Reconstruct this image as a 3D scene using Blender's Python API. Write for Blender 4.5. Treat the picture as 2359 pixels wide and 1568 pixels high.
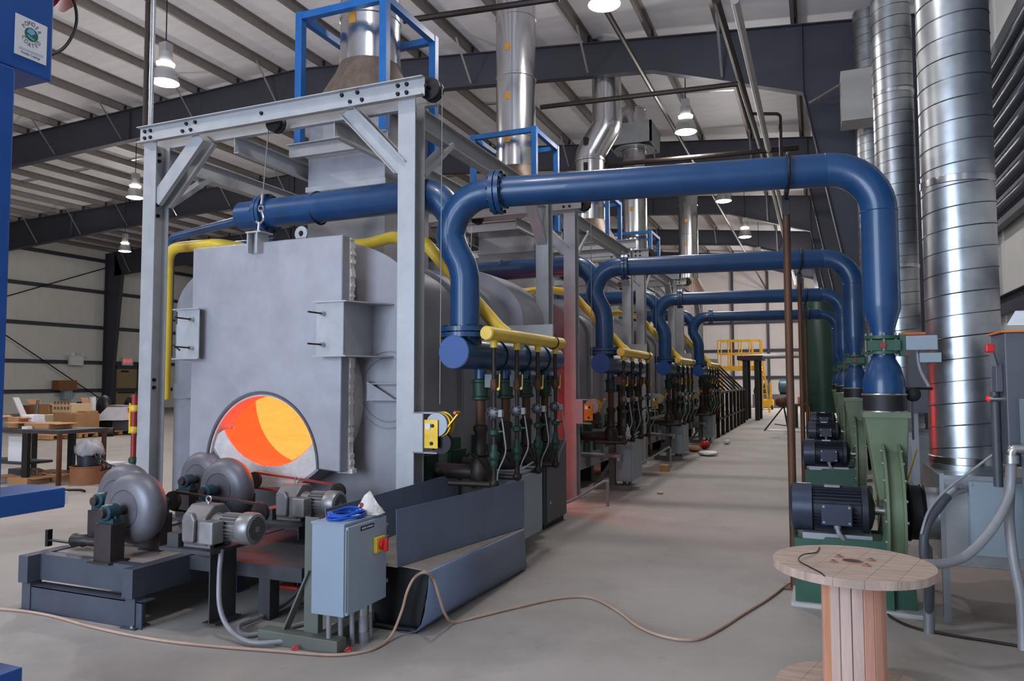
import bpy, math, random
from math import sin, cos, pi, radians as rad, sqrt
from mathutils import Vector as V, Matrix as M

random.seed(7)
sc = bpy.context.scene
COL = sc.collection
for o in list(bpy.data.objects): bpy.data.objects.remove(o)

# ------------------------------------------------------------------ camera
IW, IH, FPX = 2359, 1568, 1700.0
EYE = V((0, 0, 1.7))
ROT = M.Rotation(rad(22.530), 3, 'Z') @ M.Rotation(pi/2 + rad(3.126), 3, 'X') @ M.Rotation(rad(-0.15), 3, 'Z')
cam = bpy.data.cameras.new('camera')
cam.sensor_width = 36; cam.sensor_fit = 'HORIZONTAL'; cam.lens = FPX/IW*36
cam.clip_start = .05; cam.clip_end = 300
camo = bpy.data.objects.new('camera', cam); COL.objects.link(camo)
camo.matrix_world = M.Translation(EYE) @ ROT.to_4x4()
sc.camera = camo
def P(px, py, X=None, Y=None, Z=None):
    """photo pixel -> world point on a plane of known X, Y or Z"""
    d = ROT @ V(((px-IW/2)/FPX, -(py-IH/2)/FPX, -1))
    t = (X-EYE.x)/d.x if X is not None else (Y-EYE.y)/d.y if Y is not None else (Z-EYE.z)/d.z
    return EYE + d*t

# ------------------------------------------------------------------ world, daylight, exposure
w = bpy.data.worlds.new('outdoor_sky'); sc.world = w; w.use_nodes = True
w.node_tree.nodes['Background'].inputs[0].default_value = (.62, .76, 1, 1)
w.node_tree.nodes['Background'].inputs[1].default_value = 1.0
def arealight(name, loc, target, sx, sy, energy, col):
    l = bpy.data.lights.new(name, 'AREA'); l.shape = 'RECTANGLE'; l.size = sx; l.size_y = sy
    l.energy = energy; l.color = col
    o = bpy.data.objects.new(name, l); COL.objects.link(o); o.location = loc
    o.rotation_euler = (V(target)-V(loc)).to_track_quat('-Z', 'Y').to_euler()
    return o
# daylight coming in through the tall open loading door in the wall behind the camera
arealight('daylight_loading_door', (-5.2, -5.4, 3.0), (-4.0, 2, 1.4), 6.0, 5.2, 1200, (.66, .79, 1))
sc.view_settings.view_transform = 'Standard'; sc.view_settings.look = 'None'
sc.view_settings.gamma = 1; sc.view_settings.use_curve_mapping = False
sc.view_settings.exposure = -0.07
LAMP_W = 430

# ------------------------------------------------------------------ materials
def lin(c): return tuple((x/12.92 if x <= .04045 else ((x+.055)/1.055)**2.4) for x in [v/255 for v in c])
MATS = {}
def mat(name, rgb, rough=.5, metal=0., var=.12, scale=6., bump=0., bscale=60., emit=None, estr=0, spec=.5, stretch=None, rvar=.08, coat=0, hot=0):
    if name in MATS: return MATS[name]
    m = bpy.data.materials.new(name); m.use_nodes = True; nt = m.node_tree; b = nt.nodes['Principled BSDF']
    c = lin(rgb)
    b.inputs['Roughness'].default_value = rough; b.inputs['Metallic'].default_value = metal
    b.inputs['Specular IOR Level'].default_value = spec; b.inputs['Coat Weight'].default_value = coat
    tc = nt.nodes.new('ShaderNodeTexCoord'); src = tc.outputs['Object']
    if stretch:
        mp = nt.nodes.new('ShaderNodeMapping'); mp.inputs['Scale'].default_value = stretch
        nt.links.new(src, mp.inputs[0]); src = mp.outputs[0]
    n = nt.nodes.new('ShaderNodeTexNoise'); n.inputs['Scale'].default_value = scale; n.inputs['Detail'].default_value = 5
    n.inputs['Roughness'].default_value = .6
    nt.links.new(src, n.inputs['Vector'])
    r = nt.nodes.new('ShaderNodeValToRGB')
    r.color_ramp.elements[0].position = .3; r.color_ramp.elements[1].position = .72
    r.color_ramp.elements[0].color = (*[x*(1-var) for x in c], 1)
    r.color_ramp.elements[1].color = (*[min(1, x*(1+var)) for x in c], 1)
    nt.links.new(n.outputs['Fac'], r.inputs[0]); nt.links.new(r.outputs[0], b.inputs['Base Color'])
    if rvar:
        mr = nt.nodes.new('ShaderNodeMapRange'); mr.inputs['To Min'].default_value = max(.02, rough-rvar); mr.inputs['To Max'].default_value = min(1, rough+rvar)
        nt.links.new(n.outputs['Fac'], mr.inputs['Value']); nt.links.new(mr.outputs[0], b.inputs['Roughness'])
    if bump:
        n2 = nt.nodes.new('ShaderNodeTexNoise'); n2.inputs['Scale'].default_value = bscale; n2.inputs['Detail'].default_value = 4
        nt.links.new(src, n2.inputs['Vector'])
        bp = nt.nodes.new('ShaderNodeBump'); bp.inputs['Strength'].default_value = bump; bp.inputs['Distance'].default_value = .01
        nt.links.new(n2.outputs['Fac'], bp.inputs['Height']); nt.links.new(bp.outputs[0], b.inputs['Normal'])
    if emit:
        b.inputs['Emission Color'].default_value = (*lin(emit), 1); b.inputs['Emission Strength'].default_value = estr
        if hot:      # glowing lining is not evenly hot
            ms = nt.nodes.new('ShaderNodeMapRange'); ms.inputs['To Min'].default_value = estr*(1-hot); ms.inputs['To Max'].default_value = estr*(1+hot)
            nt.links.new(n.outputs['Fac'], ms.inputs['Value']); nt.links.new(ms.outputs[0], b.inputs['Emission Strength'])
    MATS[name] = m
    return m
mat('silver', (160, 159, 166), .42, .35, .10, 3, .05, 90)
mat('silver_dull', (140, 139, 144), .5, .3, .14, 2.5, .05, 60)
mat('gantry', (166, 167, 170), .45, .25, .10, 5, .04, 60)
mat('bolt', (45, 44, 46), .45, .7, .2, 20)
mat('steel_bright', (190, 190, 192), .25, .95, .08, 14)
mat('blue', (17, 62, 106), .38, 0, .14, 4, .03, 50, coat=.2)
mat('blue_cap', (16, 68, 134), .45, 0, .08, 6)
mat('blue_frame', (16, 92, 160), .42, 0, .12, 6, .03, 40)
mat('blue_machine', (16, 76, 154), .42, 0, .10, 5, .05, 120)
mat('yellow', (222, 186, 58), .42, 0, .10, 5, .02, 50)
mat('yellow_far', (230, 178, 40), .5, 0, .12, 5)
mat('stainless', (205, 205, 208), .22, 1.0, .06, 3, .02, 20, stretch=(1, 1, .3))
mat('galv', (176, 180, 184), .34, .92, .16, 5, .03, 40)
mat('galv_dull', (150, 154, 158), .48, .7, .14, 4)
mat('seam', (96, 100, 104), .4, .85, .1)
mat('cone_brown', (120, 104, 92), .55, .5, .25, 7, .15, 30, stretch=(2, 2, .4))
mat('refractory', (198, 190, 186), .95, 0, .12, 14, .5, 45)
mat('fibre', (224, 220, 216), .98, 0, .10, 24, .8, 60)
mat('hot_near', (80, 20, 10), .9, 0, .1, 4, .3, 30, emit=(255, 52, 21), estr=4, hot=.22, stretch=(1, 1, 5))
mat('hot_deep', (80, 40, 10), .9, 0, .1, 4, .3, 30, emit=(255, 103, 44), estr=4, hot=.22, stretch=(1, 1, 6))
mat('added_red_glow', (80, 20, 10), .9, 0, .1, 4, .3, 30, emit=(255, 38, 16), estr=70)  # glow of the added billet that reddens the second furnace
mat('navy_steel', (62, 63, 74), .55, .1, .10, 2, .02, 40)
mat('purlin', (140, 132, 128), .5, .45, .12, 8)
mat('strap', (170, 174, 180), .3, .8, .1)
mat('insul', (232, 230, 234), .55, 0, .07, 1.4, .10, 3, stretch=(1, 3, 1))
mat('wallpanel', (214, 214, 208), .55, 0, .05, 1.2, .05, 6)
mat('farwall', (226, 220, 220), .55, 0, .04, 1.2)
mat('wallgrey', (176, 174, 170), .6, 0, .06, 2)
mat('corrugated', (66, 72, 84), .26, .6, .08, 1)
mat('concrete', (157, 150, 144), .62, 0, .13, .9, .10, 16, spec=.35, rvar=.15)
mat('black_pipe', (50, 42, 38), .5, .4, .35, 12, .05, 60)
mat('rust_pipe', (92, 62, 46), .6, .4, .4, 9, .1, 50, stretch=(1, 1, .25))
mat('valve_green', (30, 62, 48), .5, .1, .2, 12, .03, 40)
mat('valve_grey', (88, 86, 88), .4, .6, .18, 20)
mat('box_grey', (140, 152, 160), .48, .05, .06, 3, .03, 160)
mat('box_blue', (150, 166, 182), .45, .05, .04, 3, .03, 180)
mat('cab_dark', (84, 86, 94), .5, .1, .08, 4)
mat('conduit', (140, 140, 144), .5, .2, .10, 12)
mat('conduit_dark', (74, 76, 82), .5, .1, .12, 12)
mat('rubber', (24, 24, 26), .55, 0, .2, 20)
mat('brass_zinc', (190, 154, 56), .32, .8, .16, 10)
mat('blower_green', (98, 113, 86), .45, .05, .12, 6, .03, 40)
mat('base_green', (42, 80, 63), .5, .05, .14, 5, .03, 40)
mat('motor_black', (40, 44, 54), .42, .15, .12, 8, .02, 80)
mat('motor_cap', (62, 68, 84), .3, .3, .10, 10, .05, 150)
mat('motor_alu', (150, 148, 148), .42, .65, .15, 9, .03, 60)
mat('gear_grey', (116, 112, 112), .5, .4, .2, 8, .04, 50)
mat('roller', (108, 106, 112), .45, .45, .18, 4, .04, 50)
mat('bearing', (40, 68, 80), .4, .3, .2, 10)
mat('pedestal', (58, 50, 50), .55, .4, .3, 8)
mat('stand_steel', (68, 72, 83), .48, .15, .12, 4, .03, 50)
mat('stand_dark', (62, 62, 66), .55, .2, .2, 5)
mat('stand_olive', (104, 108, 100), .55, .1, .10, 5)
mat('sheet_steel', (102, 114, 138), .46, .25, .12, 3, .02, 60)
mat('sheet_dusty', (140, 130, 122), .7, .1, .14, 3)
mat('wood_top', (180, 156, 142), .75, 0, .22, 3.4, .35, 26, stretch=(1.2, 9, 1))
mat('wood_a', (206, 150, 128), .7, 0, .18, 3, .2, 20, stretch=(14, 14, .8))
mat('wood_b', (196, 168, 156), .7, 0, .16, 3, .2, 20, stretch=(14, 14, .8))
mat('wood_c', (206, 144, 108), .7, 0, .16, 3, .2, 20, stretch=(14, 14, .8))
mat('wood_d', (168, 112, 84), .7, 0, .2, 3, .2, 20, stretch=(14, 14, .8))
mat('wood_raw', (188, 140, 88), .75, 0, .2, 4, .2, 20)
mat('card', (172, 128, 88), .8, 0, .12, 4)
mat('card_dark', (140, 92, 60), .8, 0, .14, 4)
mat('card_pale', (206, 184, 148), .8, 0, .08, 4)
mat('white', (222, 222, 226), .6, 0, .04, 5)
mat('plastic_wrap', (206, 204, 208), .3, 0, .16, 6, .5, 12)
mat('red', (196, 24, 30), .4, 0, .08, 6)
mat('red_dull', (150, 42, 36), .5, 0, .2, 8)
mat('orange', (222, 120, 44), .5, 0, .12, 8)
mat('label_orange', (190, 136, 44), .5, 0, .1, 30)
mat('hose_tan', (172, 142, 124), .6, 0, .14, 6)
mat('cable_blue', (10, 82, 190), .35, 0, .2, 9, coat=.3)
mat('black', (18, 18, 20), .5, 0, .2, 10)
mat('text_dark', (40, 50, 90), .6, 0, .02, 5)
mat('logo_green', (10, 100, 80), .6, 0, .05, 5)
mat('logo_sky', (120, 170, 205), .6, 0, .05, 5)
mat('tan_door', (150, 132, 96), .5, 0, .06, 4)
mat('tank_green', (30, 62, 54), .4, .1, .12, 3)
mat('lamp_shell', (190, 190, 192), .3, .6, .06)
mat('lamp_glow', (255, 255, 255), .5, 0, 0, emit=(255, 248, 240), estr=30)
mat('exit_glow', (220, 60, 60), .5, 0, 0, emit=(255, 40, 40), estr=1.6)
mat('red_glow', (255, 20, 20), .4, 0, 0, emit=(255, 10, 10), estr=.9)
mat('tarp', (150, 147, 150), .6, 0, .2, 5, .6, 9)
mat('tin', (214, 214, 220), .4, .4, .06, 4)
mat('paper', (220, 224, 232), .7, 0, .06, 12)

def stain(name, dark, s1, s2, amt):
    # broad stains and fine speckle mixed over an existing material's colour
    m = MATS[name]; nt = m.node_tree; b = nt.nodes['Principled BSDF']; src = b.inputs['Base Color'].links[0].from_socket
    tc = nt.nodes.new('ShaderNodeTexCoord')
    for sc_, lo, hi, a in ((s1, .50, .78, amt), (s2, .60, .80, amt*.8)):
        n = nt.nodes.new('ShaderNodeTexNoise'); n.inputs['Scale'].default_value = sc_; n.inputs['Detail'].default_value = 7; n.inputs['Roughness'].default_value = .65
        nt.links.new(tc.outputs['Object'], n.inputs['Vector'])
        mr = nt.nodes.new('ShaderNodeMapRange'); mr.inputs['From Min'].default_value = lo; mr.inputs['From Max'].default_value = hi; mr.inputs['To Max'].default_value = a
        nt.links.new(n.outputs['Fac'], mr.inputs['Value'])
        mx = nt.nodes.new('ShaderNodeMix'); mx.data_type = 'RGBA'; mx.inputs[7].default_value = (*lin(dark), 1)
        nt.links.new(mr.outputs[0], mx.inputs[0]); nt.links.new(src, mx.inputs[6]); src = mx.outputs[2]
    nt.links.new(src, b.inputs['Base Color'])
stain('concrete', (96, 88, 82), .55, 9, .55)
stain('silver', (120, 118, 122), 1.2, 14, .25)
stain('galv', (110, 114, 118), 2.0, 22, .3)
stain('roller', (70, 68, 70), 3, 20, .4)
# ------------------------------------------------------------------ mesh helpers
ORG = {}
def perp(d):
    d = d.normalized(); a = V((0, 0, 1)) if abs(d.z) < .9 else V((1, 0, 0))
    u = a.cross(d).normalized(); return u, d.cross(u).normalized()
class MB:
    def __init__(s): s.v = []; s.f = []
    def add(s, vs, fs):
        n = len(s.v); s.v += [V(p) for p in vs]; s.f += [tuple(i+n for i in f) for f in fs]; return s
    def box(s, x0, x1, y0, y1, z0, z1):
        if x0 > x1: x0, x1 = x1, x0
        if y0 > y1: y0, y1 = y1, y0
        if z0 > z1: z0, z1 = z1, z0
        return s.add([(x, y, z) for z in (z0, z1) for y in (y0, y1) for x in (x0, x1)],
                     [(0, 2, 3, 1), (4, 5, 7, 6), (0, 1, 5, 4), (2, 6, 7, 3), (0, 4, 6, 2), (1, 3, 7, 5)])
    def ext(s, poly, p0, p1, u):
        """2-D outline (along u and along dir x u) swept from p0 to p1"""
        p0, p1, u = V(p0), V(p1), V(u); d = (p1-p0).normalized(); u = (u-d*u.dot(d)).normalized(); w2 = d.cross(u)
        n = len(poly)
        s.add([p0+u*a+w2*b for a, b in poly]+[p1+u*a+w2*b for a, b in poly],
              [tuple(range(n-1, -1, -1)), tuple(range(n, 2*n))]+[(i, (i+1) % n, n+(i+1) % n, n+i) for i in range(n)])
        return s
    def beam(s, p0, p1, a, b, u=(0, 0, 1)):
        return s.ext([(-a/2, -b/2), (a/2, -b/2), (a/2, b/2), (-a/2, b/2)], p0, p1, u)
    def prismY(s, poly, y0, y1): return s.ext([(x, z) for x, z in poly], (0, y0, 0), (0, y1, 0), (1, 0, 0)) if 0 else s._pr(poly, y0, y1, 1)
    def _pr(s, poly, a, b, ax):
        n = len(poly)
        def mk(p, q): return (p[0], q, p[1]) if ax == 1 else (q, p[0], p[1]) if ax == 0 else (p[0], p[1], q)
        return s.add([mk(p, a) for p in poly]+[mk(p, b) for p in poly],
              [tuple(range(n-1, -1, -1)), tuple(range(n, 2*n))]+[(i, (i+1) % n, n+(i+1) % n, n+i) for i in range(n)])
    def prismX(s, poly, a, b): return s._pr(poly, a, b, 0)
    def prismZ(s, poly, a, b): return s._pr(poly, a, b, 2)
    def cyl(s, p0, p1, r0, r1=None, n=16, caps=True):
        r1 = r0 if r1 is None else r1
        return s.lathe([(r0, 0), (r1, (V(p1)-V(p0)).length)], p0, V(p1)-V(p0), n, caps)
    def lathe(s, prof, org, axis, n=24, caps=True):
        org, d = V(org), V(axis).normalized(); u, w2 = perp(d); k = len(prof); vs = []
        for r, t in prof:
            vs += [org+d*t+(u*cos(2*pi*i/n)+w2*sin(2*pi*i/n))*r for i in range(n)]
        fs = [(j*n+i, j*n+(i+1) % n, (j+1)*n+(i+1) % n, (j+1)*n+i) for j in range(k-1) for i in range(n)]
        if caps: fs += [tuple(range(n-1, -1, -1)), tuple(range((k-1)*n, k*n))]
        return s.add(vs, fs)
    def tube(s, pts, r, n=8, caps=True, radii=None):
        pts = [V(p) for p in pts]; k = len(pts); vs = []; u = None
        for i, p in enumerate(pts):
            d = (pts[min(i+1, k-1)]-pts[max(i-1, 0)]).normalized()
            if u is None: u, _ = perp(d)
            u = (u-d*u.dot(d)).normalized(); w2 = d.cross(u); rr = radii[i] if radii else r
            vs += [p+(u*cos(2*pi*j/n)+w2*sin(2*pi*j/n))*rr for j in range(n)]
        fs = [(a*n+j, a*n+(j+1) % n, (a+1)*n+(j+1) % n, (a+1)*n+j) for a in range(k-1) for j in range(n)]
        if caps: fs += [tuple(range(n-1, -1, -1)), tuple(range((k-1)*n, k*n))]
        return s.add(vs, fs)
    def torus(s, c, axis, R, r, n=24, m=8):
        c, d = V(c), V(axis).normalized(); u, w2 = perp(d); vs = []
        for i in range(n):
            e = u*cos(2*pi*i/n)+w2*sin(2*pi*i/n)
            vs += [c+e*(R+r*cos(2*pi*j/m))+d*r*sin(2*pi*j/m) for j in range(m)]
        return s.add(vs, [(i*m+j, ((i+1) % n)*m+j, ((i+1) % n)*m+(j+1) % m, i*m+(j+1) % m) for i in range(n) for j in range(m)])
    def ring(s, c, axis, r0, r1, t, n=32):
        """flat washer of thickness t along axis"""
        c, d = V(c), V(axis).normalized(); u, w2 = perp(d); vs = []
        for r, z in ((r0, 0), (r1, 0), (r1, t), (r0, t)):
            vs += [c+d*z+(u*cos(2*pi*i/n)+w2*sin(2*pi*i/n))*r for i in range(n)]
        return s.add(vs, [(a*n+i, a*n+(i+1) % n, ((a+1) % 4)*n+(i+1) % n, ((a+1) % 4)*n+i) for a in range(4) for i in range(n)])
    def ball(s, c, rx, ry=None, rz=None, n=14, m=9, jit=0):
        ry = ry or rx; rz = rz or rx; c = V(c); vs = [c+V((0, 0, rz))]
        for j in range(1, m):
            for i in range(n):
                k = 1+random.uniform(-jit, jit)
                vs.append(c+V((rx*k*sin(pi*j/m)*cos(2*pi*i/n), ry*k*sin(pi*j/m)*sin(2*pi*i/n), rz*k*cos(pi*j/m))))
        vs.append(c-V((0, 0, rz))); e = len(vs)-1
        fs = [(0, 1+i, 1+(i+1) % n) for i in range(n)]+[(e, 1+(m-2)*n+(i+1) % n, 1+(m-2)*n+i) for i in range(n)]
        fs += [(1+j*n+i, 1+(j+1)*n+i, 1+(j+1)*n+(i+1) % n, 1+j*n+(i+1) % n) for j in range(m-2) for i in range(n)]
        return s.add(vs, fs)
    def build(s, name, m, parent=None, label=None, cat=None, group=None, kind=None, smooth=38, bevel=0, fixn=True):
        org = ORG.get(parent.name, V()) if parent else V()
        me = bpy.data.meshes.new(name)
        me.from_pydata([tuple(p-org) for p in s.v], [], s.f)
        if fixn:
            import bmesh
            b = bmesh.new(); b.from_mesh(me); bmesh.ops.recalc_face_normals(b, faces=b.faces); b.to_mesh(me); b.free()
        me.materials.append(MATS[m] if isinstance(m, str) else m)
        if smooth:
            me.polygons.foreach_set('use_smooth', [True]*len(me.polygons)); me.set_sharp_from_angle(angle=rad(smooth))
        o = bpy.data.objects.new(name, me); COL.objects.link(o)
        ORG[o.name] = org
        if parent: o.parent = parent
        if bevel:
            bm = o.modifiers.new('bevel', 'BEVEL'); bm.width = bevel; bm.segments = 2; bm.limit_method = 'ANGLE'; bm.angle_limit = rad(40)
        tag(o, label, cat, group, kind)
        return o
def tag(o, label=None, cat=None, group=None, kind=None):
    for k, v in (('label', label), ('category', cat), ('group', group), ('kind', kind)):
        if v: o[k] = v
    return o
def thing(name, label, cat, loc=(0, 0, 0), rz=0, local=False, group=None):
    o = bpy.data.objects.new(name, None); COL.objects.link(o); o.empty_display_size = .1
    o.location = loc; o.rotation_euler = (0, 0, rz); ORG[o.name] = V() if local else V(loc)
    return tag(o, label, cat, group)
def copy_tree(o, off=(0, 0, 0), label=None, group=None, parent=None):
    c = o.copy(); COL.objects.link(c)
    if parent is None:
        c.location = o.location+V(off)
        if label: c['label'] = label
        if group: c['group'] = group
    else: c.parent = parent
    ORG[c.name] = ORG.get(o.name, V())+V(off)
    for ch in list(o.children): copy_tree(ch, off, parent=c)
    return c
def bolts(parent, pts, d, r=.016, h=.014, m='bolt', name='bolt'):
    """hexagon bolt heads sharing one mesh, one object each"""
    b0 = None
    for p in pts:
        if b0 is None:
            b = MB().lathe([(r*1.25, 0), (r*1.25, h*.25), (r, h*.25), (r, h)], (0, 0, 0), d, 6)
            b0 = b.build(name, m, None, smooth=0); o = b0
        else:
            o = b0.copy(); COL.objects.link(o)
        o.parent = parent; o.location = V(p)-ORG[parent.name]
def Cc(h, b, t):   # channel outline, web on the u axis, flanges toward +w
    return [(-h/2, 0), (h/2, 0), (h/2, b), (h/2-t, b), (h/2-t, t), (-h/2+t, t), (-h/2+t, b), (-h/2, b)]
def II(h, b, t):
    return [(-h/2, -b/2), (-h/2+t, -b/2), (-h/2+t, -t/2), (h/2-t, -t/2), (h/2-t, -b/2), (h/2, -b/2),
            (h/2, b/2), (h/2-t, b/2), (h/2-t, t/2), (-h/2+t, t/2), (-h/2+t, b/2), (-h/2, b/2)]
def LL(a, t): return [(0, 0), (a, 0), (a, t), (t, t), (t, a), (0, a)]
def arc(c, u, w, r, a0, a1, n=10):
    c, u, w = V(c), V(u), V(w)
    return [c+(u*cos(a0+(a1-a0)*i/n)+w*sin(a0+(a1-a0)*i/n))*r for i in range(n+1)]
def smooth_path(pts, n=6):
    """Catmull-Rom through the points"""
    pts = [V(p) for p in pts]; out = []; q = [pts[0]*2-pts[1]]+pts+[pts[-1]*2-pts[-2]]
    for i in range(1, len(q)-2):
        a, b, c, d = q[i-1], q[i], q[i+1], q[i+2]
        for k in range(n):
            t = k/n
            out.append(.5*((2*b)+(c-a)*t+(2*a-5*b+4*c-d)*t*t+(3*b-a-3*c+d)*t**3))
    return out+[pts[-1]]
def fillet(pts, r, n=7):
    """polyline with rounded corners (pipe bends)"""
    pts = [V(p) for p in pts]; out = [pts[0]]
    for i in range(1, len(pts)-1):
        a, b, c = pts[i-1], pts[i], pts[i+1]; d1 = (a-b).normalized(); d2 = (c-b).normalized()
        ang = d1.angle(d2); t = min(r/math.tan(ang/2), (a-b).length*.49, (c-b).length*.49); rr = t*math.tan(ang/2)
        ctr = b+(d1+d2).normalized()*(rr/sin(ang/2)); s0 = b+d1*t-ctr; s1 = b+d2*t-ctr; tot = s0.angle(s1); ax = s0.cross(s1).normalized()
        for k in range(n+1): out.append(ctr+M.Rotation(tot*k/n, 3, ax) @ s0)
    return out+[pts[-1]]
def text_mesh(body, size, name, m, parent, mw, ext=.0006, align='CENTER'):
    c = bpy.data.curves.new(name, 'FONT'); c.body = body; c.size = size; c.align_x = align; c.align_y = 'CENTER'; c.extrude = ext
    o = bpy.data.objects.new(name, c); COL.objects.link(o)
    me = bpy.data.meshes.new_from_object(o.evaluated_get(bpy.context.evaluated_depsgraph_get())); bpy.data.objects.remove(o)
    me.transform(mw); me.transform(M.Translation(-ORG[parent.name])); me.materials.append(MATS[m])
    t = bpy.data.objects.new(name, me); COL.objects.link(t); t.parent = parent; ORG[t.name] = ORG[parent.name]
    return t
ORD = ['first', 'second', 'third', 'fourth', 'fifth', 'sixth', 'seventh', 'eighth']
# ================================================================== SETTING
XR, XL, XM = 2.2, -40.0, -13.0     # right wall, left wall, ridge
Y0, Y1 = -5.5, 55.0                 # wall behind the camera, far end wall
def ztop(x): return 8.90+(1.95-x)*.094 if x > XM else 8.90+(1.95-XM)*.094-(XM-x)*.03
def zbot(x):
    pts = [(-39.2, 8.1), (-25, 8.95), (XM, 9.4), (-3.3, 8.65), (-.16, 7.66), (3, 7.66)]
    for (a, za), (b, zb) in zip(pts, pts[1:]):
        if a <= x <= b: return za+(zb-za)*(x-a)/(b-a)
    return 8.1
floor = MB().box(XL-.3, XR+.3, Y0-.3, Y1+.3, -.2, 0).build('floor', 'concrete', kind='structure', smooth=0)
# roof deck: two insulated slopes, with purlins as children
c = MB()
zr = ztop(XM)+.22
for xa, xb in ((XR+.3, XM), (XM, XL-.3)):
    za, zb = ztop(xa)+.22, ztop(xb)+.22
    c.add([(xa, Y0-.3, za), (xb, Y0-.3, zb), (xb, Y1+.3, zb), (xa, Y1+.3, za), (xa, Y0-.3, za+.1), (xb, Y0-.3, zb+.1), (xb, Y1+.3, zb+.1), (xa, Y1+.3, za+.1)],
          [(0, 1, 2, 3), (4, 7, 6, 5), (0, 4, 5, 1), (1, 5, 6, 2), (2, 6, 7, 3), (3, 7, 4, 0)])
ceil = c.build('ceiling', 'insul', kind='structure', smooth=0)
PX = [1.2-1.5*i for i in range(28)]
for x in PX:
    z = ztop(x)+.11
    MB().ext([(-.1, -.07), (-.094, -.07), (-.094, -.003), (.094, -.003), (.094, .07), (.1, .07), (.1, .003), (-.1, .003)], (x, Y0, z), (x, Y1, z), (0, 0, 1)).build('purlin', 'purlin', ceil, smooth=0)
for y in (9.4, 20.1, 27.8):         # bridging channels between the purlins
    for i in range(len(PX)-1):
        xa, xb = PX[i]-.05, PX[i+1]+.05
        if i % 2 == 0: MB().beam((xa, y, ztop(xa)+.17), (xb, y, ztop(xb)+.17), .012, .10).build('bridging', 'strap', ceil, smooth=0)
# walls
def wall(name, m, boxes, kind='structure'):
    b = MB()
    for bx in boxes: b.box(*bx)
    return b.build(name, m, kind=kind, smooth=0)
wr = wall('wall_right', 'wallpanel', [(XR, XR+.1, Y0, Y1, 0, 9.05)])
wl = wall('wall_left', 'wallpanel', [(XL-.1, XL, Y0, Y1, 0, 9.7)])
wf = wall('wall_far', 'farwall', [(XL, XR, Y1, Y1+.1, 0, 10.45)])
wn = wall('wall_near', 'wallpanel', [(XL, -8.4, Y0-.1, Y0, 0, 10.45), (-2.0, XR, Y0-.1, Y0, 0, 10.45), (-8.4, -2.0, Y0-.1, Y0, 5.8, 10.45)])
# ribbed liner joints and horizontal girts on the walls
def zgirt(p, q, parent, m='navy_steel', up=(0, 0, 1)):
    MB().ext([(-.1, -.03), (-.092, -.03), (-.092, -.004), (.092, -.004), (.092, .07), (.1, .07), (.1, .004), (-.1, .004)], p, q, up).build('girt', m, parent, smooth=0)
for z in (1.2, 2.85, 4.95, 7.1, 9.0): zgirt((XL+.12, Y0, z), (XL+.12, Y1, z), wl)
for z in (1.25, 2.6, 6.8): zgirt((XR-.10, Y1, z), (XR-.10, Y0, z), wr)
for z in (1.9, 3.8, 5.8, 7.8): zgirt((XR, Y1-.12, z), (XL, Y1-.12, z), wf)
for y in [Y0+2+1.2*i for i in range(45)]:
    MB().box(XR-.015, XR, y, y+.06, 0, 8.6).build('panel_rib', 'wallpanel', wr, smooth=0)
    MB().box(XL, XL+.012, y, y+.05, 0, 8.6).build('panel_rib', 'wallpanel', wl, smooth=0)
for x in (-.9, -3.2, -5.6, -8, -14, -20):
    MB().box(x-.08, x+.08, Y1-.30, Y1-.14, 0, ztop(x)).build('end_post', 'navy_steel', wf, smooth=0)
for x in [XR-.9-1.1*i for i in range(37)]:
    MB().box(x, x+.05, Y1-.012, Y1, 0, 9.2).build('panel_rib', 'farwall', wf, smooth=0)
# dark horizontally corrugated cladding high on the near part of the right wall
cw = thing('corrugated_cladding', 'dark shiny horizontally corrugated metal cladding high on the right wall behind the big duct', 'cladding', (XR-.12, 9, 3.6))
for i in range(8):
    z = 3.72+i*.245
    MB().tube([(XR-.14, 3.2, z), (XR-.14, 11.9, z)], .085, 10).build('corrugation', 'corrugated', cw)
MB().box(XR-.15, XR-.06, 3.2, 11.9, 3.55, 5.75).build('backing_sheet', 'cab_dark', cw, smooth=0)
# loading door opening trim behind the camera
MB().box(-8.5, -8.4, Y0-.15, Y0+.05, 0, 5.9).box(-2.0, -1.9, Y0-.15, Y0+.05, 0, 5.9).box(-8.5, -1.9, Y0-.15, Y0+.05, 5.8, 5.92).build('door_2', 'navy_steel', kind='structure', smooth=0)

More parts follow.
